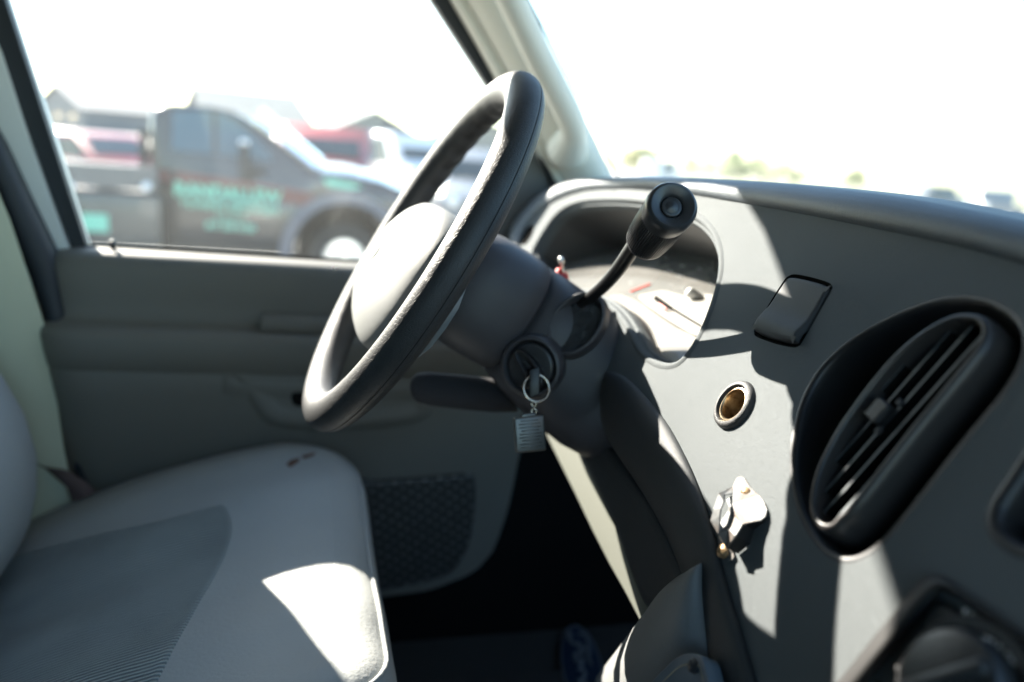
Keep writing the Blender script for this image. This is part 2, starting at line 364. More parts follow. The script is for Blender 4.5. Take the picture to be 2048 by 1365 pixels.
door.loft(rings, closed=False, flip=True)
dp = door.build('door_panel', M['door'], van, angle=50)
m = MB(); a = [onX(*p, -.765) for p in [(470, 757), (500, 762), (830, 770), (860, 800), (840, 838), (700, 856), (580, 852), (535, 838), (512, 812)]]
def onDoor(y, z, h): return V(-.766+h, y, z)
lp = cat([V(p.y, p.z) for p in a], 5)
raised(m, lp, [(-.006, -.004), (0, .0), (.004, .0015), (.008, .0022), (.014, .0018), (.020, .0005), (.026, -.0008)], onDoor, True, .02)
m.build('door_pull', M['door'], dp)
m = MB(); a = [(583, 782), (604, 778), (640, 780), (650, 800), (640, 820), (600, 815), (585, 808)]
raised(m, cat([V(onX(*p, -.762).y, onX(*p, -.762).z) for p in a], 4), [(0, .0), (.003, .0012), (.006, .0014)], onDoor); m.build('pull_opening', M['void'], dp)
m = MB(); a = [(520, 640), (545, 650), (700, 655), (800, 660), (800, 672), (520, 668)]                # window-switch ledge
m.loft([[V(-.797, y, 1.545), V(-.782, y, 1.543), V(-.776, y, 1.537), V(-.774, y, 1.529), V(-.776, y, 1.522)] for y in [-.16+.02*i for i in range(25)]], closed=False, flip=True)
m.build('armrest', M['door'], dp)
m = MB(); p = onX(226, 503, -.838); m.lathe(p+V(0, 0, -.004), (0, 0, 1), [(0, .019), (.0035, .0185), (.0045, .015), (.0035, .008), (.0035, -.002), (.006, -.004)], 20); m.build('lock_knob', M['satin'], dp)
m = MB(); m.tube([onX(226, 503, -.838)+V(0, 0, -.002), onX(236, 512, -.83), onX(240, 527, -.815)], .0016); m.build('sill_cable', M['void'], dp)
m = MB(); lo = cat([V(onX(*p, -.775).y, onX(*p, -.775).z) for p in ((700, 985), (757, 968), (850, 960), (938, 953), (950, 970), (952, 1010), (945, 1080), (928, 1130), (890, 1168), (775, 1195), (690, 1200))], 4)
def onKick(y, z, h): return V(-.783+(z-1.25)*.12+h, y, z)
raised(m, lo, [(-.002, -.006), (0, .002), (.003, .004), (.006, .003)], onKick); m.build('speaker_grille', M['grille'], dp)

# ---- seat
seat = part('driver_seat')
SX0, SX1, SY0, SY1 = -.775, -.17, -.62, -.018
def plan(x, y): return (x, y)
def seat_h(x, y):                                                   # cushion height, crowned and bolstered
    u = (x-(SX0+SX1)/2)/((SX1-SX0)/2); w = (y-SY0)/(SY1-SY0)
    bol = .028*max(0, abs(u)-.45)**1.5
    return 1.360-(lambda t: .13*t+.6*t*t)(max(0, -.13-y))-.02*max(0, y+.08)+.012*math.exp(-((y+.07)/.07)**2)*max(0, min(1, (x-SX0)/.15))+bol-.012*max(0, 1-abs(u)*2)-.004*math.sin(14*u+5*w)*.4
outl = []                                                           # rounded plan outline
def rr(x0, x1, y0, y1, r, n=10):
    o = []
    for cx, cy, a0 in ((x1-r[0], y0+r[0], -90), (x1-r[1], y1-r[1], 0), (x0+r[2], y1-r[2], 90), (x0+r[3], y0+r[3], 180)):
        rad = r[0] if a0 == -90 else r[1] if a0 == 0 else r[2] if a0 == 90 else r[3]
        for k in range(n+1): t = R(a0+90*k/n); o.append(Vector((cx+rad*math.cos(t), cy+rad*math.sin(t))))
    return o
outl = rr(SX0, SX1, SY0, SY1, [.05, .09, .13, .05], 12)
outl = resamp([V(p.x, p.y, 0) for p in outl], 160); outl = [Vector(p[:2]) for p in outl]
m = MB(); rings = []
for d, dz in ((.006, -.30), (.0, -.20), (-.002, -.10), (0, -.045), (.003, -.028), (.009, -.014), (.020, -.005), (.035, -.001), (.05, 0)):
    q = inset(outl, d); rings.append([V(p.x, p.y, seat_h(p.x, p.y)+dz) for p in q])
m.loft(rings); surf_sheet(m, inset(outl, .05), [], .018, lambda x, y: V(x, y, seat_h(x, y)))
cu = m.build('cushion', M['seat'], seat)
m = MB(); ipx = [(-60, 1145), (0, 1124), (120, 1090), (300, 1048), (380, 1028), (430, 1014), (450, 1016), (462, 1048), (458, 1085), (430, 1150), (395, 1210), (350, 1290), (313, 1365), (280, 1420), (100, 1500), (-300, 1500), (-400, 1300)]
def onSeat(px, py):
    z = 1.34
    for _ in range(6): P = onZ(px, py, z); z = seat_h(P.x, P.y)
    return Vector((P.x, P.y))
lo = cat([onSeat(*p) for p in ipx], 5)
raised(m, lo, [(-.002, -.002), (0, .0012), (.004, .002), (.009, .0015)], lambda x, y, h: V(x, y, seat_h(x, y)+h), True, .02)
m.build('seat_insert', M['corduroy'], seat)
m = MB(); lo = outl[:]; q = inset(lo, .012)
m.tube([V(p.x, p.y, seat_h(p.x, p.y)-.0095) for p in q+[q[0]]], .0022, 8, False); m.build('piping', M['seat'], cu)
m = MB()                                                            # worn patch on the corner of the vinyl
for pts in (((572, 930), (582, 921), (600, 917), (597, 926), (580, 937)), ((603, 913), (622, 908), (633, 906), (625, 914), (607, 920))):
    surf_sheet(m, [onSeat(x, y) for x, y in pts], [], .01, lambda x, y: V(x, y, seat_h(x, y)+.0008-.012*max(0, (SX0+.035-x)/.035)**2))
m.build('worn_tear', mat('torn_foam', (.12, .065, .045), .9), cu)
# backrest: rounded block, its front face curving round at the far side
m = MB(); rings = []
BF = [(1.255, -.49), (1.262, -.462), (1.28, -.435), (1.31, -.41), (1.345, -.402), (1.385, -.400), (1.435, -.41), (1.48, -.43), (1.51, -.452), (1.60, -.50), (1.75, -.56), (1.92, -.63), (1.97, -.66), (1.985, -.70)]
for k, (z, yf) in enumerate(BF):
    t = k/13
    e = (.05, .022, .008)[k] if k < 3 else (.07, .025)[13-k] if k > 11 else 0
    th = .085-e*.8; x0, x1 = -.735+e, -.20-e; yc = yf-th
    n = 40; ring = []
    for j in range(n):
        a = 2*math.pi*j/n; ca, sa = math.cos(a), math.sin(a); ex = .55
        ring.append(V((x0+x1)/2+(x1-x0)/2*math.copysign(abs(ca)**ex, ca), yc+th*math.copysign(abs(sa)**.8, sa), z))
    rings.append(ring)
m.loft(rings, True, True, True); m.build('backrest', M['seat'], seat)

# ---- steering wheel
sw = part('steering_wheel')
WC = V(-.43, 0, 1.69); TL = R(29.1); WX = V(1, 0, 0); WQ = V(0, math.sin(TL), math.cos(TL)); WN = V(0, -math.cos(TL), math.sin(TL))
def W(p, q, n=0): return WC+WX*p+WQ*q+WN*n
m = MB(); NT, NP = 432, 80; RR, rt = .1785, .0176
verts = []; seam_j = (-17 % 360)/360*NP
for i in range(NT):
    t = 2*math.pi*i/NT; e = WX*math.cos(t)+WQ*math.sin(t); dg = math.degrees(t)
    gr = 0
    for c0 in (52, 128):
        w_ = max(0, 1-((dg-c0)/34)**6) if abs(dg-c0) < 34 else 0
        gr = max(gr, w_)
    for j in range(NP):
        ph = 2*math.pi*j/NP; back = max(0, math.cos(ph-math.radians(215)))
        r_ = rt*(1+.04*math.cos(2*ph))+gr*back**2*.0010*math.cos(t*2*math.pi/R(9.5)*1.0)
        dj = abs(((j-seam_j+NP/2) % NP)-NP/2)
        r_ -= .0006*math.exp(-(dj/.45)**2)
        verts.append(WC+e*(RR+r_*math.cos(ph))+WN*(r_*math.sin(ph)))
fs = []; mi = []
for i in range(NT):
    for j in range(NP):
        a, b, c, d = i*NP+j, i*NP+(j+1) % NP, ((i+1) % NT)*NP+(j+1) % NP, ((i+1) % NT)*NP+j
        fs.append((a, d, c, b)); mi.append(0)
rim = mesh('rim', verts, fs, [M['leather']], sw)
m = MB(); ph = R(-17); m.tube([WC+(WX*math.cos(t)+WQ*math.sin(t))*(RR+(rt-.0002)*1.03*math.cos(ph))+WN*((rt-.0002)*1.03*math.sin(ph)) for t in [2*math.pi*i/200 for i in range(201)]], .00048, 6, False)
m.build('rim_seam', M['seam'], rim)
# airbag pad
def sup(cx, cy, a, b, ex, n=96, tap=0):
    o = []
    for k in range(n):
        t = 2*math.pi*k/n; c, s = math.cos(t), math.sin(t)
        x = a*math.copysign(abs(c)**ex, c); y = b*math.copysign(abs(s)**ex, s)
        o.append((cx+x*(1+tap*y/b), cy+y))
    return o
m = MB()
rings = []
for sc, n_, in ((.95, -.024), (.985, -.020), (1.0, -.010), (1.0, -.002), (.985, .0035), (.95, .008), (.89, .0125), (.80, .0175), (.68, .0225), (.54, .0270), (.38, .0305), (.2, .0325), (.001, .0330)):
    rings.append([W(x*sc, (y+.027)*sc-.027, n_) for x, y in sup(0, -.027, .119, .075, .68, 96, .05)])
m.loft(rings, True, True, False); pad = m.build('airbag_pad', M['airbag'], sw, angle=60)
m = MB(); m.loft([[W(x*s_, y*s_-.02, n_) for x, y in sup(0, 0, .024, .0125, 1, 40)] for s_, n_ in ((1, .030), (1, .0335), (.92, .0342), (.9, .0337), (.01, .0340))]); m.build('emblem', mat('emblem_grey', (.42, .42, .42), .3, .3), pad)
for sg in (-1, 1):
    m = MB()
    for a0, a1 in ((11, -32),):
        rings = []
        for k in range(9):
            f = k/8; r_ = .085+(.1785-.085)*f; wd = 1-.25*math.sin(math.pi*f)
            mid = R((a0+a1)/2); hw = R((a0-a1)/2)*wd*(.72+.28*(1-f))
            nn = -.012-.004*math.sin(math.pi*f); th = .010
            A = [W(sg*r_*math.cos(mid+hw*u), r_*math.sin(mid+hw*u), nn+th*(1-abs(u)**3)) for u in (-1, -.8, -.4, 0, .4, .8, 1)]
            B = [W(sg*r_*math.cos(mid+hw*u), r_*math.sin(mid+hw*u), nn-th*(1-abs(u)**3)) for u in (.8, .4, 0, -.4, -.8)]
            rings.append(A+B)
        m.loft(rings, True, True, True, flip=sg > 0)
    m.build('spoke', M['airbag'], sw)
m = MB(); rings = [[W(x, y-.03, n_) for x, y in sup(0, 0, a, b, .8, 48)] for a, b, n_ in ((.085, .06, -.014), (.075, .055, -.03), (.05, .05, -.05))]
m.loft(rings); m.build('hub_cover', M['shroud'], sw)

# ---- steering column
sc_ = part('steering_column')
def S(p, q, s): return WC+WX*p+WQ*q-WN*s
m = MB(); rings = []
for s, a, b, q0 in ((.030, .040, .040, -.004), (.034, .050, .048, -.004), (.045, .060, .056, -.004), (.070, .066, .061, -.004), (.100, .067, .062, -.004), (.116, .066, .061, -.004), (.1185, .0645, .0595, -.004), (.1195, .061, .056, -.004), (.121, .060, .055, -.004)):
    rings.append([S(x, y, s) for x, y in sup(0, q0, a, b, .72, 72)])
m.loft(rings, True, True, True); m.build('column_shroud', M['shroud'], sc_, angle=60)
m = MB(); rings = []
for s, a, b, q0 in ((.1195, .058, .053, -.004), (.123, .062, .058, -.005), (.126, .067, .062, -.006), (.15, .074, .066, -.010), (.19, .083, .071, -.016), (.23, .092, .073, -.020), (.26, .092, .070, -.022), (.28, .084, .064, -.022)):
    rings.append([S(x, y, s) for x, y in sup(0, q0, a, b, .72, 72)])
m.loft(rings, True, True, True); lower = m.build('lower_shroud', M['shroud'], sc_, angle=60)
m = MB(); c = dep(905, 783, .86); ax = (dep(1010, 795, .86)-dep(820, 775, .86)).normalized()
rings = []
for t, r_ in ((-.046, .002), (-.044, .010), (-.038, .0155), (-.025, .018), (0, .0185), (.025, .0185), (.045, .018), (.07, .015)):
    rings.append([c+ax*t+(UP*math.sin(k*math.pi/12)*r_+fwd*math.cos(k*math.pi/12)*r_*.7) for k in range(24)])
m.loft(rings, True, True, True); m.build('tilt_lever', mat('tilt_lever_plastic', (.03, .028, .032), .85), sc_)
# ignition lock on the side facing the passenger
lk = dep(1062, 733, .752); ln = V(.80, -.52, .10).normalized()
m = MB(); m.lathe(lk, ln, [(.030, -.016), (.030, .0), (.0285, .003), (.026, .004), (.0245, .002), (.0235, -.002), (.0232, -.006)], 56); lock = m.build('ignition_lock', M['shroud'], sc_, angle=40)
m = MB(); m.lathe(lk, ln, [(.0228, -.012), (.0228, -.001), (.0215, .0018), (.019, .0022), (0.0001, .0022)], 48); m.build('lock_face', M['satin'], lock)
m = MB(); d = (dep(1088, 768, .74)-dep(1036, 696, .75)).normalized(); pn = d.cross(ln)
ring0 = [(math.cos(k*math.pi/16), math.sin(k*math.pi/16)) for k in range(32)]
rings = [[lk+ln*h+d*(x*.0215*s_)+pn*(y*.0085*s2) for x, y in ring0] for h, s_, s2 in ((.001, 1, 1), (.008, 1, .95), (.010, .93, .8), (.0095, .85, .55), (.003, .8, .4), (.003, .01, .01))]
m.loft(rings); m.build('lock_cylinder', M['black'], lock)
# boot of the gear lever and its rim
B0 = onX(1152, 648, -.352); bn = V(.75, -.50, .38).normalized(); LB = dep(1163, 604, .765)
bx = (dep(1195, 600, .8)-dep(1125, 690, .8)).normalized(); bx = (bx-bn*bx.dot(bn)).normalized(); by = bn.cross(bx)
m = MB(); ell = [(math.cos(k*math.pi/24), math.sin(k*math.pi/24)) for k in range(48)]
rings = [[B0+bn*h+bx*x*a+by*y*b for x, y in ell] for a, b, h in ((.036, .026, -.012), (.034, .0245, .0), (.032, .0225, .004), (.030, .0205, .002), (.028, .0185, -.006))]
m.loft(rings); m.build('boot_rim', M['shroud'], lower)
m = MB(); rings = []
for k in range(13):
    f = k/12; c = (B0-bn*.006).lerp(LB, f); r1 = .028*(1-f)+.0075*f; r2 = .0185*(1-f)+.0075*f; wv = .0016*math.sin(f*22)
    rings.append([c+bx*x*(r1+wv)+by*y*(r2+wv*math.cos(3*math.atan2(y, x))) for x, y in ell])
m.loft(rings); m.build('lever_boot', mat('boot_rubber', (.02, .02, .021), .55, bump=('noise', 90, .003)), lower)
# hazard switch on top of the column
hz = dep(1122, 556, .86)
m = MB(); m.lathe(hz, (0, -.3, 1), [(.008, -.008), (.008, .003), (.005, .004), (.004, .010), (0.0001, .0105)], 20); hs = m.build('hazard_switch', mat('hazard_red', (.6, .03, .02), .4), sc_)
m = MB(); m.lathe(hz+V(0.003, 0, .007), (0, -.2, 1), [(.0015, 0), (.0015, .009), (.003, .010), (.0034, .013), (.002, .016), (0.0001, .0165)], 20); m.build('switch_stem', M['chrome'], hs)

# ---- gear lever
gl = part('gear_lever')
pth = [(1155, 609, .78), (1178, 596, .76), (1203, 576, .735), (1225, 553, .71), (1243, 530, .69), (1258, 508, .675), (1275, 484, .66), (1290, 470, .65)]
pc = cat([dep(*p) for p in pth], 6, False); n_ = len(pc)
m = MB(); m.tube(pc, [.0058+.0012*i/n_ for i in range(n_)], 24); m.build('shaft', M['black'], gl)
K0 = dep(1293, 482, .640); K1 = dep(1346, 411, .562); ka = (K1-K0); KL = ka.length; ka.normalize(); kx = ka.orthogonal().normalized(); ky = ka.cross(kx)
m = MB(); rings = []; NK = 300
kp = [(.008, -.004, 0), (.0135, -.003, 0), (.0160, .000, 0), (.0170, .003, 0), (.0172, .007, 0), (.0174, .0072, 1), (.0179, .014, 1), (.0182, .030, 1), (.0182, KL-.020, 1), (.0180, KL-.0196, 0), (.0180, KL-.0185, 0),
      (.0182, KL-.016, 0), (.0187, KL-.008, 0), (.0184, KL-.003, 0), (.0172, KL-.0004, 0), (.0155, KL+.0006, 0), (.0138, KL+.0002, 0), (.0100, KL-.0022, 0), (.0088, KL-.0028, 0), (.0080, KL-.0040, 0), (.0077, KL-.0060, 0)]
for r_, h, rib in kp:
    rings.append([K0+ka*h+(kx*math.cos(2*math.pi*k/NK)+ky*math.sin(2*math.pi*k/NK))*(r_-(.0012 if rib and k % 5 < 2 else 0)) for k in range(NK)])
m.loft(rings, True, True, False); kn = m.build('knob', M['satin'], gl, angle=35)
m = MB(); m.lathe(K0+ka*(KL-.006), ka, [(.0074, -.001), (.0074, .0025), (.0066, .0034), (.0050, .0030), (.0044, .0032), (.0030, .0042), (.0001, .0045)], 48); m.build('overdrive_button', M['satin'], kn)
# ================================================================== dashboard
db = part('dashboard')
seam_px = [(1040, 494), (1050, 464), (1073, 432), (1108, 405), (1150, 388), (1200, 380), (1300, 380), (1392, 392), (1451, 402), (1561, 421), (1689, 446), (1816, 472), (1943, 501), (2048, 531), (2200, 575), (2420, 640)]
top_px = [(1021, 486), (1030, 450), (1054, 417), (1093, 385), (1138, 367), (1195, 359), (1300, 357), (1392, 358), (1451, 361), (1570, 368), (1700, 381), (1830, 398), (1955, 421), (2060, 442), (2220, 478), (2440, 530)]
se = cat([V(*p) for p in seam_px], 5, False); tp = cat([V(*p) for p in top_px], 5, False)
# cluster opening and other openings, in dashboard coordinates
cl_px = [(1063, 512), (1072, 488), (1090, 458), (1111, 430), (1137, 411), (1170, 401), (1215, 398), (1260, 399), (1310, 405), (1352, 415), (1388, 431), (1412, 449), (1428, 470), (1437, 493), (1441, 520), (1440, 548), (1433, 580), (1421, 618), (1406, 656), (1388, 690), (1372, 712), (1355, 727),
         (1332, 731), (1305, 722), (1280, 700), (1262, 666), (1243, 635), (1215, 608), (1180, 590), (1140, 580), (1100, 568), (1073, 545)]
vt_px = [(1925, 600), (1880, 604), (1840, 615), (1795, 633), (1755, 653), (1715, 676), (1678, 704), (1650, 732), (1627, 764), (1609, 800), (1598, 836), (1589, 880), (1587, 921), (1588, 955), (1593, 985), (1602, 1018), (1615, 1048), (1631, 1074), (1650, 1095), (1668, 1108), (1687, 1114), (1707, 1113), (1728, 1105),
         (1750, 1090), (1775, 1066), (1823, 1008), (1882, 932), (1946, 852), (1985, 806), (2013, 768), (2032, 735), (2042, 705), (2044, 675), (2037, 653), (2022, 634), (2000, 619), (1976, 608), (1950, 602)]
pg_px = [(1511, 664), (1514, 655), (1545, 600), (1569, 563), (1577, 555), (1590, 552), (1622, 558), (1652, 567), (1661, 574), (1659, 583), (1632, 632), (1604, 681), (1597, 690), (1585, 692), (1552, 685), (1516, 672)]
rc_px = [(1984, 1046), (1985, 1030), (1992, 1008), (2022, 962), (2052, 918), (2110, 840), (2200, 850), (2230, 1000), (2150, 1110), (2060, 1108), (2020, 1092), (1994, 1070)]
def loopAB(px, n=4, c=0): return [Vector(ab(p.x, p.y, c)) for p in cat([V(*p) for p in px], n)]
CLo, VTo, RCo = loopAB(cl_px), loopAB(vt_px), loopAB(rc_px)
lt = ab(1470, 811); LTo = [Vector((lt[0]+.0185*math.cos(k*math.pi/24), lt[1]+.0185*math.sin(k*math.pi/24))) for k in range(48)]
def ccw(l): return l if area2(l) > 0 else l[::-1]
CLo, VTo, RCo = map(ccw, (CLo, VTo, RCo)); PGo = ccw(loopAB(pg_px))
face_out = [Vector(ab(p.x, p.y-1)) for p in se]
face_out += [Vector(ab(*p)) for p in ((2500, 900), (2300, 1150), (2150, 1420), (1900, 1560), (1560, 1500), (1530, 1420), (1508, 1350), (1480, 1280), (1450, 1190), (1425, 1090), (1400, 1020), (1372, 945), (1332, 870), (1295, 818), (1258, 780), (1222, 752), (1180, 720), (1110, 650), (1060, 590), (1042, 540))]
m = MB(); surf_sheet(m, face_out, [inset(CLo, -.004), inset(VTo, -.003), LTo, inset(RCo, -.003), inset(PGo, -.0012)], .014, lambda a, b: D(a, b))
dash_face = m.build('dash_face', M['dash'], db)
# padded roll along the top edge, running forward to the windscreen
m = MB(); rings = []
YF = V(0, 1, 0)
for s_, t_ in zip(se, tp):
    a, b = ab(s_.x, s_.y); P0 = D(a, b, -.001)
    T = dash(t_.x, t_.y, -.012); w_ = DW
    h = (T-P0)
    r_ = [P0-DW*.004, P0+w_*.003+h*.03, P0+h*.14+w_*.0075, P0+h*.30+w_*.0105, P0+h*.48+w_*.0115, P0+h*.66+w_*.0105, P0+h*.82+w_*.008, P0+h*.93+w_*.0045, T, T+YF*.012+h*.03, T+YF*.03+h*.03, T+YF*.08-V(0, 0, .004), T+YF*.30-V(0, 0, .03)]
    rings.append(r_)
m.loft(rings, closed=False); pad_roll = m.build('dash_pad', M['pad'], db)
# instrument cluster: rounded lip, hood walls, gauges, dusty lens
m = MB(); rings = []
for d, c in ((-.004, 0), (-.002, .0012), (.0, .0016), (.0015, .0008), (.0028, -.0015), (.003, -.004), (.0036, -.0046), (.0050, -.0042), (.0062, -.0050), (.0068, -.008), (.0072, -.016)):
    rings.append([D(p.x, p.y, c) for p in inset(CLo, d)])
m.loft(rings); ic = m.build('instrument_cluster', M['dash'], van)
m = MB(); q0 = inset(CLo, .0068); cx = sum(p.x for p in q0)/len(q0); cy = sum(p.y for p in q0)/len(q0)
def HW(p, c, k): return D(cx+(p.x-cx)*k, cy+(p.y-cy)*k, c)
hood = [[HW(p, c, k) for p in q0] for c, k in ((-.012, 1.0), (-.02, 1.0), (-.05, 1.0), (-.10, 1.0), (-.15, 1.0), (-.17, 1.0), (-.171, .01))]
m.loft(hood); m.build('cluster_hood', mat('hood_plastic', (.08, .08, .08), .6), ic)
q = inset(CLo, .0066); ymin = min(p.y for p in q); ymax = max(p.y for p in q)
def lensC(y): return -.016-.112*max(0, min(1, (y-ymin)/(ymax-ymin)))**1.15
def gc(y): return lensC(y)-.006-.022*max(0, min(1, (y-ymin)/(ymax-ymin)))
m = MB(); surf_sheet(m, q, [], .008, lambda a, b: D(a, b, gc(b))); m.build('gauge_panel', M['gauge'], ic)
def onG(px, py, fn=gc, h=0):                                        # point on the gauge face under a picture point
    c = -.05
    for _ in range(25): a, b = ab(px, py, c); c = .5*c+.5*(fn(b)+h)
    return D(a, b, c)
def text(s, size, org, xd, yd, m_, parent, name, ext=.0003, shear=0, align='CENTER', bold=0, sx=1):
    cu = bpy.data.curves.new(name, 'FONT'); cu.body = s; cu.size = size; cu.extrude = ext; cu.align_x = align; cu.align_y = 'CENTER'; cu.shear = shear; cu.offset = bold; cu.resolution_u = 3
    o = bpy.data.objects.new(name, cu); COL.objects.link(o)
    dg_ = bpy.context.evaluated_depsgraph_get(); me = bpy.data.meshes.new_from_object(o.evaluated_get(dg_)); bpy.data.objects.remove(o)
    zd = xd.cross(yd)
    for v in me.vertices: v.co = org+xd*v.co.x*sx+yd*v.co.y+zd*v.co.z
    me.materials.clear(); me.materials.append(m_)
    for p in me.polygons: p.material_index = 0; p.use_smooth = False
    o = bpy.data.objects.new(name, me); COL.objects.link(o)
    if parent: o.parent = parent
    return o
gO = onG(1360, 535); gx = (onG(1420, 548)-onG(1300, 522)); gx = V(1, 0, 0); gy = (onG(1360, 515)-onG(1352, 575)); gy = (gy-gx*gy.dot(gx)).normalized()
def gt(st, px, py, size, name='gauge_numeral', m_='white_ink'): text(st, size, onG(px, py, gc, .0015), gx, gy, M[m_], ic, name)
for st, px, py, sz in (('0', 1262, 566, .008), ('10', 1287, 546, .008), ('20', 1308, 528, .009), ('30', 1330, 517, .009), ('40', 1350, 511, .009), ('50', 1370, 519, .009), ('60', 1364, 532, .008), ('MPH', 1338, 543, .008), ('70', 1383, 546, .008), ('80', 1391, 560, .008), ('H', 1404, 527, .008), ('TEMP', 1400, 539, .006), ('C', 1427, 528, .008), ('FUEL', 1421, 540, .006),
                       ('E', 1432, 548, .008), ('F', 1408, 560, .008), ('OIL', 1421, 568, .006), ('VOLT', 1360, 553, .006), ('8', 1235, 552, .008), ('18', 1368, 570, .006)): gt(st, px, py, sz*1.2)
m = MB()
for c0, rad, a0, a1, n in ((onG(1338, 556, gc, .0014), .036, 200, -20, 41), (onG(1412, 553, gc, .0014), .015, 150, 20, 13)):
    for k in range(n):
        t = R(a0+(a1-a0)*k/(n-1)); r0, r1 = rad*.93, rad*(1.04 if k % 5 == 0 else .99); e = gx*math.cos(t)+gy*math.sin(t); w_ = (gx*math.sin(t)-gy*math.cos(t))*.0004; u_ = DW*.001
        m.add([c0+e*r0+w_+u_, c0+e*r1+w_+u_, c0+e*r1-w_+u_, c0+e*r0-w_+u_], [(0, 1, 2, 3)])
m.build('gauge_ticks', M['white_ink'], ic, smooth=False)
def needle(p0, p1, w, name, m_, fn=gc, h=.004):
    A, B = onG(*p0, fn, h), onG(*p1, fn, h); d = (B-A).normalized(); s_ = d.cross(DW).normalized()*w; t = DW*.0015
    mm = MB(); mm.add([A-s_, A+s_, B+s_*.6, B-s_*.6, A-s_+t, A+s_+t, B+s_*.6+t, B-s_*.6+t], [(0, 1, 2, 3), (7, 6, 5, 4), (0, 4, 5, 1), (1, 5, 6, 2), (2, 6, 7, 3), (3, 7, 4, 0)])
    return mm.build(name, m_, ic, smooth=False)
for nm, px_, col in (('pale_ledge', ((1205, 597), (1240, 590), (1275, 604), (1310, 628), (1350, 655), (1392, 676), (1378, 708), (1352, 724), (1325, 722), (1300, 708), (1275, 680), (1250, 645), (1225, 615)), (.22, .21, .19)), ('indicator_panel', ((1278, 596), (1300, 588), (1330, 583), (1375, 594), (1425, 590), (1428, 612), (1408, 655), (1394, 672), (1352, 650), (1312, 624)), (.32, .315, .30))):
    lo = ccw([Vector(((onG(p.x, p.y, lensC, -.003)-DL).dot(DU), (onG(p.x, p.y, lensC, -.003)-DL).dot(DV))) for p in cat([V(*p) for p in px_], 3)])
    m = MB(); surf_sheet(m, lo, [], .01, lambda a, b: D(a, b, lensC(b)-(.004 if nm == 'pale_ledge' else .002))); m.build(nm, mat(nm, col, .6), ic)
needle((1311, 596), (1343, 617), .0026, 'gear_pointer', M['void'], lensC, .002)
needle((1318, 609), (1334, 619), .0012, 'gear_indicator', M['red_ink'], lensC, .003)
needle((1262, 584), (1302, 569), .0018, 'red_needle', M['red_ink'], lensC, .001)
needle((1345, 618), (1402, 652), .0009, 'indicator_slot', M['void'], lensC, .0006)
kp_ = onG(1384, 588, lensC, .006); m = MB(); m.lathe(kp_, DW, [(.0055, -.02), (.0055, .003), (.0045, .0055), (.0025, .0065), (.0001, .0067)], 28); m.build('trip_button', mat('trip_button_white', (.6, .6, .58), .4), ic)
# clear lens and the pale ledge at its foot
m = MB(); surf_sheet(m, q, [], .012, lambda a, b: D(a, b, lensC(b))); m.build('cluster_lens', M['lens'], ic)

# small side vent at the left end of the cluster surround
m = MB(); lo = ccw(loopAB([(1042, 484), (1048, 465), (1062, 452), (1067, 458), (1062, 474), (1050, 489)]))
m.loft([[D(p.x, p.y, c) for p in inset(lo, d)] for d, c in ((-.001, .0005), (0, .001), (.002, .0006), (.004, .0012))]); surf_sheet(m, inset(lo, .004), [], .01, lambda a, b: D(a, b, .0012)); m.build('headlight_switch', M['void'], db)

# blank plug (plate in a dark groove)
m = MB(); m.loft([[D(p.x, p.y, c) for p in inset(PGo, d)] for d, c in ((-.0012, 0), (.0002, -.0012), (.0006, -.006))]); surf_sheet(m, inset(PGo, .0004), [], .02, lambda a, b: D(a, b, -.0055)); gr = m.build('plug_recess', M['void'], db)
bmin = min(p.y for p in PGo); bmax = max(p.y for p in PGo)
def plugC(a, b, h):
    f = (b-bmin)/(bmax-bmin); return D(a, b, h+.0045*math.exp(-((f-.20)/.17)**2)+.0008)
m = MB(); raised(m, inset(PGo, .0018), [(0, -.005), (0, -.0008), (.0005, 0), (.0014, .0005), (.003, .0006)], plugC, True, .003)
m.build('blank_plug', mat('plug_plastic', (.045, .048, .052), .62, bump=('leather', 900, .00005)), db)

# power socket
LC = D(lt[0], lt[1]); so_ = part('power_socket')
m = MB(); m.lathe(LC, DW, [(.0190, -.004), (.0190, .0005), (.0182, .0028), (.0165, .0042), (.0148, .0042), (.0138, .0030), (.0134, .0010)], 64); m.build('bezel', mat('socket_bezel', (.03, .03, .03), .5, bump=('noise', 1500, .0006), spec=.6), so_, angle=50)
m = MB(); m.lathe(LC, DW, [(.0134, .0012), (.0130, .0022), (.0121, .0024), (.0114, .0014), (.0112, -.003), (.0109, -.030), (.0106, -.034), (.006, -.035), (.0001, -.035)], 64); cup = m.build('metal_cup', M['brass'], so_, angle=40)
m = MB(); m.lathe(LC-DW*.034, DW, [(.0042, 0), (.0042, .003), (.003, .004), (.0001, .004)], 24); m.build('contact', M['void'], cup)

# steel bracket screwed to the dash: a folded plate standing off the face, cut out like a hook
br = part('phone_bracket')
def plate3(mb, pts, th):
    v, f = sheet2([Vector((x*.001, -y*.001)) for x, y, c in pts], [], 9)
    t = [dash(*p) for p in pts]; o = len(t); n = o
    mb.add(t+[p-DW*th for p in t], [tuple(x) for x in f]+[tuple(i+o for i in x[::-1]) for x in f]+[(i, (i+1) % n, n+(i+1) % n, n+i) for i in range(n)])
m = MB()
plate3(m, [(1470, 962, .0015), (1475, 955, .001), (1482, 952, .001), (1489, 957, .001), (1500, 975, .001), (1516, 990, .001), (1527, 1004, .0015), (1533, 1020, .002), (1530, 1033, .003), (1520, 1041, .0045), (1503, 1044, .0072), (1485, 1048, .0105), (1470, 1072, .0135), (1457, 1058, .013), (1447, 1057, .014), (1441, 1049, .014),
           (1443, 1040, .013), (1450, 1032, .012), (1456, 1022, .011), (1457, 1011, .011), (1453, 1001, .0105), (1464, 990, .009), (1465, 974, .005)], .0012)
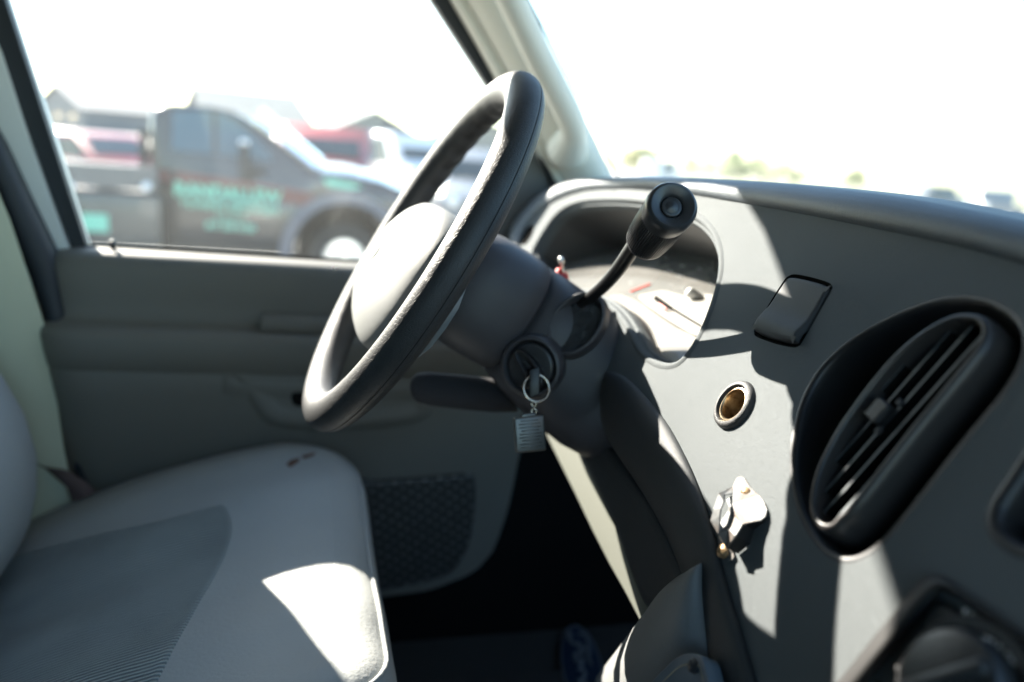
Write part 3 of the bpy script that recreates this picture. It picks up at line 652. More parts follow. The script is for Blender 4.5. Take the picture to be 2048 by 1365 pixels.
plate3(m, [(1437, 987, .0175), (1465, 974, .0052), (1464, 987, .009), (1448, 990, .014), (1447, 1002, .0165), (1441, 1017, .018), (1438, 1034, .0185), (1439, 1046, .018), (1445, 1056, .0155), (1457, 1060, .0135), (1470, 1072, .0135), (1452, 1097, .0105), (1436, 1068, .0175), (1421, 1042, .0205), (1427, 1018, .020)], .0012)
plate3(m, [(1485, 1048, .0103), (1484, 1051, .0100), (1454, 1098, .0100), (1451, 1096, .0105), (1469, 1071, .0133)], .0012)
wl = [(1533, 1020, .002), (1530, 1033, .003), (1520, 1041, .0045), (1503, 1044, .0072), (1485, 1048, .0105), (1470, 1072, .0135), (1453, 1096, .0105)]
bp_ = m.build('bracket_plate', M['steel'], br, smooth=False)
m = MB(); m.loft([[dash(*p)-DW*.0013 for p in wl], [dash(*p)-DW*(p[2]-.0004) for p in wl]], closed=False); m.build('bracket_shade_wall', mat('shade_black', (.012, .011, .011), .7), bp_, smooth=False)  # added wall; its black colour stands in for the bracket's shadow
m = MB(); plate3(m, [(1436, 1074, .004), (1444, 1068, .006), (1456, 1092, .004), (1466, 1106, .002), (1468, 1114, .002), (1464, 1120, .002), (1457, 1121, .002), (1448, 1116, .002), (1440, 1104, .002)], .0013); m.build('bracket_tab', M['steel'], br, smooth=False)
for (px, py, c) in ((1490, 989, .0022), (1447, 1103, .0035)):
    m = MB(); c0 = dash(px, py, c); m.lathe(c0, DW, [(.0048, -.001), (.0048, .0012), (.0036, .0026), (.0012, .0032), (.001, .0022), (.0001, .0022)], 24)
    for s_ in (0, 1): m.box(c0+DW*.0028, (.0052, .0009, .0009), Matrix.Rotation(R(90*s_+30), 3, DW))
    m.build('screw', M['rust'], br, angle=40)

# air vent
av = part('air_vent')
m = MB(); m.loft([[D(p.x, p.y, c) for p in inset(VTo, d)] for d, c in ((-.003, 0), (-.0008, .0002), (.0006, -.0008), (.0016, -.003), (.0024, -.007), (.004, -.018), (.009, -.032))]); surf_sheet(m, inset(VTo, .009), [], .02, lambda a, b: D(a, b, -.032)); m.build('vent_recess', M['vent'], av)
bo_px = [(1624, 1000), (1626, 1020), (1634, 1041), (1648, 1050), (1664, 1048), (1676, 1036), (1704, 1010), (1770, 925), (1840, 836), (1905, 757), (1948, 703), (1963, 676), (1966, 656), (1957, 640), (1938, 634), (1905, 636), (1862, 656), (1815, 690), (1768, 737), (1722, 795), (1682, 852), (1650, 910), (1632, 955)]
bo = [Vector(ab(p.x, p.y, .0105)) for p in cat([V(*p) for p in bo_px], 4)]; bo = ccw(bo)
outb = inset(bo, -.0105)
def lerp2(a, b, t): return [x.lerp(y, t) for x, y in zip(a, b)]
m = MB(); m.loft([[D(p.x, p.y, c) for p in q] for q, c in ((inset(bo, -.005), -.030), (inset(bo, -.0046), -.014), (inset(bo, -.0042), -.003), (inset(bo, -.0037), .005), (inset(bo, -.0028), .0088), (inset(bo, -.0014), .0104), (bo, .0108), (inset(bo, .0008), .0102), (inset(bo, .0013), .0085), (inset(bo, .002), -.022))])
m.cm = 1; surf_sheet(m, inset(bo, .002), [], .02, lambda a, b: D(a, b, -.022)); m.build('vent_barrel', [mat('barrel_plastic', (.045, .041, .040), .36, bump=('noise', 900, .00005)), M['void']], av)
ax0 = Vector(ab(1640, 1010, -.006)); ax1 = Vector(ab(1955, 655, -.006)); sd = (ax1-ax0).normalized(); sn = Vector((-sd.y, sd.x))
bi = inset(bo, .0016); edge_glint = mat('vane_edge_glint', (.12, .14, .155), .35)  # pale strip colour paints the skylight caught on the black vanes' edges
for k, off in enumerate((-.020, -.0105, -.001, .0085, .018, .027)):
    # clip the slat line to the barrel
    base = Vector(ab(1800, 850, -.006))+sn*off
    ts = []
    for i in range(len(bi)):
        p, q = bi[i]-base, bi[(i+1) % len(bi)]-base; a, b = p.dot(sn), q.dot(sn)
        if (a > 0) != (b > 0): f = a/(a-b); ts.append((p+(q-p)*f).dot(sd))
    if len(ts) < 2: continue
    t0, t1 = min(ts), max(ts)
    if t1-t0 < .01: continue
    A, B = base+sd*t0, base+sd*t1; w_ = sn*.0005
    m = MB(); rings = []
    for P in (A, B):
        rings.append([D(P.x-w_.x, P.y-w_.y, .003), D(P.x+w_.x, P.y+w_.y, .003), D(P.x+w_.x-sn.x*.005, P.y+w_.y-sn.y*.005, -.021), D(P.x-w_.x-sn.x*.005, P.y-w_.y-sn.y*.005, -.021)])
    m.loft(rings, True, True, True); m.cm = 1; e_ = sn*.0007
    m.add([D(A.x-e_.x, A.y-e_.y, .0033), D(A.x+e_.x, A.y+e_.y, .0033), D(B.x+e_.x, B.y+e_.y, .0033), D(B.x-e_.x, B.y-e_.y, .0033)], [(0, 1, 2, 3)]); m.build('vane', [M['void'], edge_glint], av, smooth=False)
m = MB(); kb = dash(1762, 826, .006)
sdw = (DU*sd.x+DV*sd.y); snw = (DU*sn.x+DV*sn.y)
Mx = Matrix((sdw, snw, DW)).transposed()
m.box(kb, (.013, .011, .008), Mx, .002)
for i in range(6): m.box(kb+sdw*(-.005+.002*i)+DW*.0042, (.0009, .0095, .0012), Mx)
m.build('vane_thumbwheel', M['vent'], av, smooth=False)
for px in ((1800, 806), (1757, 862)):
    m = MB(); m.box(dash(*px, .005), (.004, .0028, .0035), Mx, .001); m.build('vane_pivot', M['shroud'], av)

# second recess at the right edge
m = MB(); m.loft([[D(p.x, p.y, c) for p in inset(RCo, d)] for d, c in ((-.003, 0), (-.001, .0006), (.001, .0004), (.0028, -.001), (.0042, -.004), (.006, -.012), (.008, -.018))]); surf_sheet(m, inset(RCo, .008), [], .03, lambda a, b: D(a, b, -.018)); m.build('dash_pocket', M['vent'], db)

# ---- padded bolster down the left of the centre stack, knee panel, engine cover
Rp = [(1212, 742), (1240, 748), (1268, 768), (1303, 805), (1341, 855), (1378, 925), (1408, 1000), (1430, 1070), (1455, 1165), (1485, 1265), (1515, 1365), (1545, 1470)]
Lp = [(1203, 762), (1200, 800), (1203, 845), (1225, 895), (1262, 950), (1305, 1020), (1338, 1085), (1362, 1145), (1383, 1210), (1399, 1290), (1412, 1365), (1425, 1470)]
Rc = cat([V(*p) for p in Rp], 4, False); Lc = cat([V(*p) for p in Lp], 4, False)
m = MB(); rings = []
for i, (r_, l_) in enumerate(zip(Rc, Lc)):
    f = i/(len(Rc)-1); hb = .004+.004*min(1, f*3)
    ring = []
    for t, h in ((-.02, -.012), (0, -.002), (.03, .004), (.10, .010), (.22, .0155), (.36, .018), (.50, .0175), (.64, .0155), (.78, .011), (.90, .004), (.97, -.006), (1.0, -.022)):
        p = r_.lerp(l_, t); ring.append(dash(p.x, p.y, h/.018*hb))
    rings.append(ring)
m.loft(rings, closed=False); m.build('bolster', M['bolster'], db)
m = MB(); kp2 = [Vector(ab(x, y, -.045)) for x, y in ((1068, 800), (1076, 824), (1098, 880), (1120, 925), (1152, 990), (1186, 1062), (1218, 1125), (1250, 1182), (1278, 1236), (1310, 1300), (1450, 1400), (1440, 1200), (1400, 1050), (1330, 900), (1240, 760), (1150, 740), (1090, 760))]
surf_sheet(m, kp2, [], .02, lambda a, b: D(a, b, -.045)); m.build('lower_panel', mat('lower_panel_plastic', (.17, .175, .15), .7, spec=.2), db)
m = MB(); kq = ccw([Vector(ab(p.x, p.y, -.035)) for p in cat([V(*p) for p in ((1120, 842), (1158, 848), (1200, 872), (1232, 908), (1270, 960), (1310, 1022), (1342, 1085), (1368, 1145), (1385, 1200), (1360, 1230), (1300, 1222), (1268, 1160), (1240, 1080), (1205, 1000), (1160, 910))], 4)])
raised(m, kq, [(-.001, -.008), (0, -.002), (.002, .001), (.005, .003), (.010, .004)], lambda a, b, h: D(a, b, -.035+h), True, .02); m.build('knee_bolster', M['bolster'], db)
Le = [(1376, 1140), (1346, 1160), (1316, 1188), (1290, 1224), (1262, 1262), (1225, 1312), (1180, 1370), (1120, 1450), (1060, 1530)]
Re = [(1415, 1120), (1420, 1160), (1424, 1200), (1428, 1245), (1432, 1295), (1438, 1345), (1446, 1400), (1454, 1460), (1460, 1530)]
Lc = cat([V(*p) for p in Le], 4, False); Rc = cat([V(*p) for p in Re], 4, False)
m = MB(); rings = []
for i, (r_, l_) in enumerate(zip(Rc, Lc)):
    f = i/(len(Rc)-1); g_ = math.sqrt(min(1, f*2.2+.01))
    ring = []
    for t, h in ((0, -.004), (.12, .004), (.26, .011), (.40, .0165), (.55, .0195), (.68, .019), (.80, .015), (.90, .007), (.96, -.004), (1.0, -.014)):
        p = r_.lerp(l_, t); ring.append(dash(p.x, p.y, h*(.6+.4*g_) if h > 0 else h))
    rings.append(ring)
m.loft(rings, closed=False); ec = m.build('engine_cover', mat('engine_cover_vinyl', (.20, .205, .205), .5, bump=('leather', 520, .00016)), van)
lo = ccw([Vector(ab(p.x, p.y, .021)) for p in cat([V(*p) for p in ((1375, 1309), (1396, 1309), (1408, 1318), (1416, 1345), (1430, 1410), (1420, 1450), (1290, 1450), (1270, 1420), (1300, 1372), (1340, 1330), (1358, 1315))], 4)])
m = MB(); raised(m, lo, [(-.0008, -.012), (0, .0008), (.0008, .0014), (.0014, .0012), (.0018, .0012)], lambda a, b, h: D(a, b, .021+h), True, .02)
plt = m.build('cover_plate', mat('plate_blue_grey', (.13, .17, .21), .4, bump=('noise', 300, .0001)), ec)
m = MB(); q = inset(lo, .0055); q2 = inset(lo, .0067); m.loft([[D(p.x, p.y, .0225) for p in q], [D(p.x, p.y, .0227) for p in q2]]); m.build('plate_stripe', mat('plate_stripe_cream', (.30, .30, .24), .5), ec)
m = MB(); c0 = dash(1388, 1332, .023); m.lathe(c0, DW, [(.0048, -.001), (.0046, .0012), (.003, .0024), (.0001, .0028)], 28)
for s_ in (0, 1): m.box(c0+DW*.0026, (.0048, .0009, .0008), Matrix.Rotation(R(90*s_+40), 3, DW))
m.build('plate_screw', M['satin'], ec, angle=40)

# ---- radio and heater panel, bottom right
rp = part('heater_panel')
ridge = [(1640, 1440), (1700, 1372), (1755, 1303), (1812, 1233), (1850, 1188), (1868, 1172), (1888, 1170), (1925, 1190), (1985, 1230), (2050, 1275), (2160, 1350)]
rc_ = cat([V(p[0], p[1], 0) for p in ridge], 5, False)
m = MB(); rings = []
for i, p in enumerate(rc_):
    t = (rc_[min(i+1, len(rc_)-1)]-rc_[max(i-1, 0)]).normalized(); n_ = V(-t.y, t.x, 0)
    f = i/(len(rc_)-1); wd = 26 if f < .45 else 26-14*min(1, (f-.45)*4)
    ring = []
    for k in range(9):
        a = math.pi*k/8; q = p+n_*(math.cos(a)*-wd); ring.append(dash(q.x, q.y, -.004+.012*math.sin(a)))
    rings.append(ring)
m.loft(rings, closed=False); m.build('panel_frame', mat('frame_plastic', (.014, .013, .013), .6), rp)
fp = [Vector(ab(*p)) for p in ((1848, 1232), (1872, 1205), (1890, 1200), (1960, 1245), (2050, 1305), (2160, 1385), (2160, 1500), (1930, 1500), (1862, 1500), (1852, 1430), (1845, 1365), (1840, 1300))]
m = MB(); raised(m, ccw(fp), [(0, 0), (.001, .002), (.003, .003)], lambda a, b, h: D(a, b, .0+h), True, .02); m.build('control_face', mat('control_face_black', (.016, .019, .022), .5), rp)
kc = dash(1935, 1385, .004)
m = MB(); m.lathe(kc, DW, [(.032, -.001), (.032, .003), (.030, .0045), (.026, .004), (.0245, .002)], 64); m.lathe(kc, DW, [(.0235, .0), (.023, .012), (.0215, .0145), (.018, .0155), (.0001, .0155)], 64)
m.box(kc+DW*.017, (.040, .0065, .006), Matrix((( DU*.6+DV*.8), (DU*-.8+DV*.6), DW)).transposed(), .002); m.build('control_knob', M['satin'], rp, angle=40)
xd = (dash(2010, 1290, .004)-dash(1925, 1225, .004)).normalized(); yd = DW.cross(xd)
text('VENT', .0075, dash(1955, 1252, .0035), xd, yd, M['white_ink'], rp, 'panel_lettering'); text('FLOOR', .0075, dash(2015, 1305, .0035), xd, yd, M['white_ink'], rp, 'panel_lettering')
m = MB(); cc = dash(1808, 1336, .001); m.lathe(cc, DW, [(.0038, 0), (.0038, .0012), (.0030, .0018), (.0001, .0006)], 20); m.build('panel_screw', M['satin'], rp)
# ================================================================== cab shell
# windscreen pillar with grab handle
Lx = [(760, -250), (850, -100), (905, 0), (957, 90), (1000, 168), (1048, 262), (1085, 330), (1118, 388), (1160, 450)]
Rx = [(905, -250), (990, -100), (1046, 0), (1092, 88), (1137, 175), (1182, 262), (1207, 315), (1230, 362), (1262, 425)]
Lc = cat([V(*p) for p in Lx], 4, False); Rc = cat([V(*p) for p in Rx], 4, False)
m = MB(); rings = []
for l_, r_ in zip(Lc, Rc):
    a = onX(l_.x, l_.y, -.838); b = onX(r_.x, r_.y, -.800); ring = [a+V(-.02, 0, 0), a]
    for t, h in ((.05, .006), (.12, .006), (.16, .002), (.22, .010), (.35, .019), (.5, .023), (.65, .022), (.8, .017), (.92, .009)): ring.append(a.lerp(b, t)+V(h, 0, 0))
    ring += [b, b+V(-.03, .004, 0)]; rings.append(ring)
m.loft(rings, closed=False); wp = m.build('windscreen_pillar', M['trim'], van)
m = MB(); Rq = [onX(p.x+4, p.y-1, -.802) for p in Rc]; m.loft([[p+V(0, .002, 0), p+V(.003, .006, 0), p+V(-.02, .010, 0)] for p in Rq], closed=False); m.build('windscreen_seal', M['seal'], wp)
gh = [(1136, 300, -.806), (1142, 284, -.785), (1147, 268, -.768), (1144, 246, -.756), (1130, 214, -.748), (1104, 164, -.742), (1072, 103, -.738), (1038, 30, -.735), (1000, -45, -.735), (960, -120, -.738), (935, -165, -.755), (925, -190, -.79)]
pth = cat([onX(*p) for p in gh], 5, False); n_ = len(pth)
m = MB(); rings = []
rd = []
for i in range(n_):
    f = i/(n_-1); rd.append(.019+.013*max(0, 1-f*5.5))
m.tube(pth, rd, 24); m.build('grab_handle', M['trim'], wp)
# windscreen glass
wa = [V(-.80, .42, 1.76), V(-.80, .02, 2.19)]
WB = .30
m = MB(); m.loft([[V(x, .44+WB*(1-(x/.85)**2), 1.735), V(x, .24+WB*(1-(x/.85)**2), 1.95), V(x, .03+WB*(1-(x/.85)**2), 2.185)] for x in [-.83+1.66*i/24 for i in range(25)]], closed=False)
m.build('windscreen', M['fglass'], van)
# roof, floor, rear wall, right side, firewall, cowl
m = MB(); m.box((0, -.60, 2.225), (1.76, 1.30, .02)); m.loft([[V(x, .055+WB*(1-(x/.85)**2), 2.19), V(x, .01, 2.214), V(x, .01, 2.235), V(x, .09+WB*(1-(x/.85)**2), 2.195)] for x in [-.86+1.72*i/12 for i in range(13)]], True, True, True)
m.build('roof', M['headliner'], van, smooth=False)
for vx in (-.36, .40):
    m = MB(); m.box((vx, .10, 2.15), (.62, .20, .022), Matrix.Rotation(R(-12), 3, 'X'), .009); m.build('added_visor', M['headliner'], van)  # out of view, added to keep skylight off the dash face
m = MB(); m.box((0, -1.26, 1.58), (1.72, .03, 1.28)); m.build('rear_bulkhead', M['headliner'], van, smooth=False)
m = MB(); wr = [(y, z) for y, z in WIN]; surf_sheet(m, [(-1.25, .9), (.9, .9), (.9, 1.5), (.55, 1.66), (-.03, 2.19), (-.08, 2.215), (-1.25, 2.215)], [wr], .2, lambda y, z: V(.862, y, z)); m.build('right_side_wall', M['headliner'], van, smooth=False)
m = MB(); surf_sheet(m, inset(wr, -.004), [], .2, lambda y, z: V(.868, y, z)); m.build('right_side_window', M['wglass'], van, smooth=False)
m = MB(); m.box((0, -.18, .965), (1.70, 2.14, .02)); fl = m.build('cab_floor', M['carpet'], van, smooth=False)
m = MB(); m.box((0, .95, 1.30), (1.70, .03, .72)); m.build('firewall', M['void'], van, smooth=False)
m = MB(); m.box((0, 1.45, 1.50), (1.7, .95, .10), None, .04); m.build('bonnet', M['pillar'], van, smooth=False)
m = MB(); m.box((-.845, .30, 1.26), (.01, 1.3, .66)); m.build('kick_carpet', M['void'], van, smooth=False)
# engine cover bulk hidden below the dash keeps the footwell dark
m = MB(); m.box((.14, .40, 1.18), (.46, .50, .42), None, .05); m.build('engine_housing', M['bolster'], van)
# door mirror outside
mr = part('door_mirror'); c0 = V(-1.10, .325, 1.735)
m = MB(); m.box(c0, (.17, .07, .25), None, .022); m.tube([V(-.88, .32, 1.62), V(-1.0, .33, 1.62), c0+V(.02, 0, -.08)], .013); m.build('mirror_housing', mat('mirror_housing_plastic', (.10, .11, .12), .5), mr, angle=40)
m = MB(); m.box(c0+V(0, -.0365, 0), (.145, .002, .22)); m.build('mirror_glass', M['chrome'], mr, smooth=False)

# ================================================================== loose things in the cab
mt = empty('floor_mat', (-.30, .2, .98), label='dark rubber floor mat with a blue oval script badge in the footwell', cat_='floor mat')
MZ = .984
m = MB(); raised(m, ccw([Vector(p) for p in rr(-.72, .02, -.02, .62, [.06]*4, 6)]), [(0, -.006), (.001, 0), (.004, .002)], lambda x, y, h: V(x, y, MZ+h), True, .1)
def under(o, root):                                                 # parent while keeping the world position
    o.parent = root; o.matrix_parent_inverse = root.matrix_basis.inverted(); return o
under(m.build('mat_sheet', mat('mat_rubber', (.030, .027, .023), .8, bump=('noise', 200, .002)), None, smooth=False), mt)
oc = onZ(1163, 1330, MZ+.004); ox = (onZ(1135, 1262, MZ)-onZ(1175, 1400, MZ)); ox.z = 0
# the oval's long side runs away from the seat
E1 = (onZ(1150, 1255, MZ)-oc); E1.z = 0; la = E1.length; e1 = E1.normalized(); e2 = V(-e1.y, e1.x, 0)
sb = abs((onZ(1204, 1340, MZ)-oc).dot(e2))
sb = max(.03, min(sb, la*.5)); 
m = MB(); m.loft([[oc+e1*la*s_*math.cos(k*math.pi/32)+e2*sb*s_*math.sin(k*math.pi/32)+V(0, 0, h) for k in range(64)] for s_, h in ((1.0, -.002), (1, .0008), (.99, .001), (.001, .001))]); bd = under(m.build('badge', mat('badge_rim_grey', (.16, .17, .18), .5), None), mt)
m = MB(); m.loft([[oc+e1*la*s_*math.cos(k*math.pi/32)+e2*sb*s_*math.sin(k*math.pi/32)+V(0, 0, .0014) for k in range(64)] for s_ in (.93, .001)])
def unp(o, par): o.parent = par; o.matrix_parent_inverse = par.matrix_world.inverted(); return o
bpy.context.view_layer.update()
unp(m.build('badge_field', mat('badge_blue', (.010, .022, .045), .5), None), bd)
def script(strokes, rad, org, xd, yd, mat_, name):
    mb = MB()
    for st in strokes:
        p = cat([V(*q) for q in st], 8, False); n = len(p)
        mb.tube([org+xd*q.x+yd*q.y for q in p], [rad*(.55+.6*math.sin(math.pi*(i+.5)/n)) for i in range(n)], 8)
    return mb.build(name, mat_, None)
# hand-lettered word in the oval (F, o, r, d as connected script)
ST = [[(-.72, .05), (-.78, .22), (-.66, .36), (-.40, .36), (-.12, .30), (.02, .38)], [(-.36, .34), (-.42, .05), (-.52, -.25), (-.66, -.36), (-.76, -.28), (-.70, -.18)], [(-.56, .03), (-.36, .06), (-.22, .10)],
      [(-.10, .06), (-.22, -.02), (-.24, -.16), (-.14, -.22), (-.03, -.14), (.0, .0), (-.08, .06), (-.02, -.02), (.10, .04)], [(.10, .04), (.16, -.20)], [(.13, -.04), (.22, .06), (.30, .04)], [(.30, .04), (.36, -.10)],
      [(.56, .04), (.46, .04), (.38, -.08), (.42, -.20), (.52, -.16), (.60, .02)], [(.74, .40), (.66, .10), (.62, -.12), (.70, -.20), (.80, -.10)]]
k = la*.98
unp(script([[(x*k, y*sb*1.3, 0) for x, y in s] for s in ST], .0032, oc+V(0, 0, .0025), -e1, -e2, mat('badge_script', (.17, .18, .19), .5), 'badge_lettering'), bd)

# key ring hanging from the ignition
kr = empty('key_ring', tuple(dep(1073, 778, .735)), label='steel key ring with square metal tag hanging from the ignition', cat_='key ring')
bpy.context.view_layer.update()
kd = .735; rc0 = dep(1073, 777, kd); rr_ = 27*kd/FPX
m = MB(); m.torus(rc0, (CAM-rc0).normalized()*.9+UP*.1+RT*.3, rr_, .0011, 72, 10); m.torus(rc0+fwd*.002, (CAM-rc0).normalized()*.9+UP*.05+RT*.36, rr_, .0011, 72, 10); under(m.build('split_ring', M['ringm'], None), kr)
m = MB(); m.box(dep(1069, 765, kd-.003), (.010, .0022, .026), Matrix((RT.lerp(UP, .25).normalized(), fwd, UP)).transposed(), .001); m.tube([dep(1060, 742, .742), dep(1071, 757, kd)], .003); under(m.build('key', M['black'], None), kr)
m = MB()
for i, (py) in enumerate((809, 816, 823)): m.torus(dep(1068, py, kd), (RT if i % 2 else fwd), .0022, .0006, 20, 8)
under(m.build('chain', M['ringm'], None), kr)
Mf = Matrix(((RT*.97+fwd*.24).normalized(), UP, (fwd*.97-RT*.24).normalized()))
Mf = Mf.transposed(); rotz = Matrix.Rotation(R(4), 3, 'Z')
fc = dep(1059, 868, kd); ftx = Mf @ rotz @ V(1, 0, 0); fty = Mf @ rotz @ V(0, 1, 0); ftz = ftx.cross(fty)
MF = Matrix((ftx, fty, ftz)).transposed()
m = MB(); m.box(fc, (.029, .033, .007), MF, .0022); tg = under(m.build('tag', M['fob'], None), kr)
m = MB(); m.box(fc+fty*.0172, (.014, .004, .005), MF, .0014)
for i in range(9): m.box(fc+ftz*.0036+fty*(.0125-.003*i), (.021 if i % 3 else .017, .0010, .0006), MF)
bpy.context.view_layer.update()
unp(m.build('tag_relief', M['fob'], None), tg)
# ================================================================== outside
gm = mat('ground_concrete', (.40, .38, .34), .85, bump=('noise', 3, .01), var=(.35, .12))
m = MB(); surf_sheet(m, [(-4000, -4000), (4000, -4000), (4000, 4000), (-4000, 4000)], [], 900, lambda x, y: V(x, y, 0)); m.build('ground', gm, None, smooth=False, kind='structure')
m = MB(); q = [(-1500, 90), (-20, 60), (60, 50), (900, 70), (1500, 3000), (-1500, 3000)]; surf_sheet(m, q, [], 60, lambda x, y: V(x, y, .01)); m.build('grass_field', mat('dry_grass', (.27, .26, .15), .95, var=(.08, .35)), None, smooth=False, kind='structure')

P_dark = mat('truck_paint', (.045, .04, .038), .22, coat=.6, var=(1.5, .2)); P_glass = mat('car_window_glass', (.05, .11, .16), .35, spec=.25)
P_white = mat('white_paint', (.75, .75, .74), .3, coat=.5); P_red = mat('red_paint', (.30, .008, .01), .3, coat=.35); P_cglass = mat('far_window_glass', (.03, .06, .075), .35, spec=.25); P_tyre = mat('tyre_rubber', (.02, .02, .02), .8)
P_alu = mat('polished_aluminium', (.8, .8, .8), .25, 1); P_stripe = mat('maroon_stripe', (.12, .03, .03), .35); P_mint = mat('mint_lettering', (.20, .55, .40), .5)
P_lamp = mat('headlamp_lens', (.8, .8, .8), .1, coat=1); P_frame = mat('chassis_black', (.02, .02, .02), .6); P_grey = mat('grey_vehicle_paint', (.2, .21, .22), .3, coat=.6)
def wheelset(root, cx, cy, cz, r, w, outward, rimmat=None):          # tyre with rim as a sub-part, axle along `outward`
    a = V(*outward); m = MB(); m.lathe((cx, cy, cz), a, [(r*.55, -w*.4), (r*.9, -w*.5), (r, -w*.35), (r, w*.35), (r*.9, w*.5), (r*.62, w*.42), (r*.58, w*.2), (0.001, w*.1)], 40)
    ty = m.build('wheel', P_tyre, root); 
    m = MB(); m.lathe((cx, cy, cz), a, [(r*.60, w*.40), (r*.58, w*.46), (r*.52, w*.34), (r*.30, w*.36), (r*.22, w*.50), (r*.001, w*.52)], 32)
    m.build('rim', rimmat or P_alu, ty, angle=40); return ty
def prism(mb, prof, x0, x1, tuck=.06, r=.05):                        # side profile (y,z) extruded in x with softened shoulders
    prof = ccw([Vector(p) for p in prof]); rings = []
    for x, d in ((x0, r), (x0-r*.35*(1 if x0 > x1 else -1), r*.4), (x0-r*(1 if x0 > x1 else -1), 0), (x1+r*(1 if x0 > x1 else -1), 0), (x1+r*.35*(1 if x0 > x1 else -1), r*.4), (x1, r)):
        rings.append([V(x, p.x, p.y) for p in inset(prof, d)])
    mb.loft(rings, True, True, True)
XT = -9.0
def T(px, py, x=XT): p = onX(px, py, x); return (p.y, p.z)
def Tl(*pts, x=XT): return [T(*p, x=x) for p in pts]
truck = empty('tow_truck', (XT-1, 0, 0), label='dark flatbed tow truck with mint lettering on its door, parked outside the side window', cat_='tow truck')
bpy.context.view_layer.update()
def tp_(mb, name, m_, par=None, **k):
    o = mb.build(name, m_, None, **k); par = par or truck; o.parent = par; o.matrix_parent_inverse = par.matrix_world.inverted(); bpy.context.view_layer.update(); return o
def arc(cx, cy, r, a0, a1, n=14): return [(cx+r*math.cos(R(a0+(a1-a0)*k/n)), cy+r*math.sin(R(a0+(a1-a0)*k/n))) for k in range(n+1)]
wy, wz = T(690, 516); wr_ = .42
cabp = Tl((297, 300), (300, 222), (310, 211), (345, 206), (420, 212), (462, 222), (492, 236), (560, 290), (625, 343))+Tl((700, 350), (765, 365), (815, 386), (850, 410), (868, 440), (880, 470), (895, 500))
cabp += [(wy+.95, .42), (wy+.60, .42)]+arc(wy, wz+.02, .56, 0, 180)+[(wy-.62, .50)]+Tl((560, 505), (318, 492), (306, 440))
m = MB(); prism(m, cabp, XT, XT-1.95, r=.07); body = tp_(m, 'cab', P_dark, angle=50)
def panel(name, pts, m_, par, off=.012, x=XT, th=.02):
    m = MB(); q = [V(x+off, y, z) for y, z in pts]; solid_poly(m, q, (-th, 0, 0)); return tp_(m, name, m_, par, smooth=False)
panel('side_window', Tl((345, 222), (400, 221), (440, 226), (470, 240), (505, 270), (540, 308), (545, 322), (500, 316), (344, 300)), P_glass, body)
panel('window_frame', Tl((426, 224), (433, 225), (434, 308), (427, 307)), P_frame, body, .02)
panel('door_handle', Tl((337, 345), (352, 346), (352, 360), (337, 359)), P_frame, body, .02)
panel('maroon_stripe', Tl((303, 338), (365, 345), (480, 362), (620, 385), (640, 402), (600, 412), (560, 404), (480, 384), (380, 368), (303, 362)), P_stripe, body, .006, th=.004)
m = MB(); m.loft([[V(XT-1.95*u+(.035 if u == 0 else -.035 if u == 1 else 0), *T(px, py)) for px, py in ((497, 238), (530, 266), (575, 302), (628, 345))] for u in (0.04, .2, .4, .6, .8, .96)], closed=False)
for i_, v in enumerate(m.v): u_ = (0.04, .2, .4, .6, .8, .96)[i_//4]; k_ = math.sin(math.pi*u_); v.y += .012+.10*k_; v.z += .02+.13*k_
tp_(m, 'windscreen', mat('sky_glare_glass', (.6, .66, .7), .04, coat=1), body)  # pale base colour paints the sky glare on the glass
m = MB(); hp = [T(*p) for p in ((632, 347), (700, 351), (765, 366), (815, 387), (848, 409))]; m.loft([[V(XT-1.95*u-(.06 if u < .1 else 0), y, z+.10*math.sin(math.pi*u)*(1-.5*k/4)) for k, (y, z) in enumerate(hp)] for u in (.0, .05, .15, .3, .5, .7, .85, .95, 1)], closed=False); tp_(m, 'bonnet', P_dark, body)
m = MB(); m.box((XT+.26, *T(492, 322)), (.24, .10, .42), None, .05); m.tube([V(XT, *T(530, 345)), V(XT+.2, *T(500, 335))], .03, 8); mi_ = tp_(m, 'mirror', P_frame)
m = MB(); m.box((XT+.26, T(492, 322)[0], T(492, 285)[1]), (.22, .09, .06), None, .02); tp_(m, 'mirror_cap', P_white, mi_)
wo_ = [(a, b) for a, b in arc(wy, wz+.02, .60, -8, 188)]+[(a, b) for a, b in arc(wy, wz+.02, .73, 188, -8)]
panel('wheel_flare', wo_, mat('flare_blue_grey', (.05, .07, .11), .3, coat=.5), body, .05, th=.1)
m = MB(); m.lathe((XT-.15, wy, wz+.02), (1, 0, 0), [(.55, .12), (.55, -.25), (.001, -.25)], 32); tp_(m, 'wheel_arch', M['void'], body)
for xx, ow in ((XT-.22, (1, 0, 0)), (XT-1.75, (-1, 0, 0))):
    w_ = wheelset(truck, xx, wy, wr_, wr_, .26, ow); w_.matrix_parent_inverse = truck.matrix_world.inverted()
for yy in (-3.6, -4.6):
    w_ = wheelset(truck, XT-.25, yy, wr_, wr_, .3, (1, 0, 0)); w_.matrix_parent_inverse = truck.matrix_world.inverted()
panel('hood_lettering', Tl((645, 357), (660, 358), (710, 368), (725, 376), (700, 378), (655, 372)), P_mint, body, .006, th=.004)
def ttext(s, size, px, py, sx=1, bold=0, name='door_lettering', x=XT+.012):
    y, z = T(px, py); o = text(s, size, V(x, y, z), V(0, 1, -.03).normalized(), V(0, .03, 1).normalized(), P_mint, None, name, ext=.002, bold=bold, sx=sx)
    o.parent = body; o.matrix_parent_inverse = body.matrix_world.inverted(); return o
bpy.context.view_layer.update()
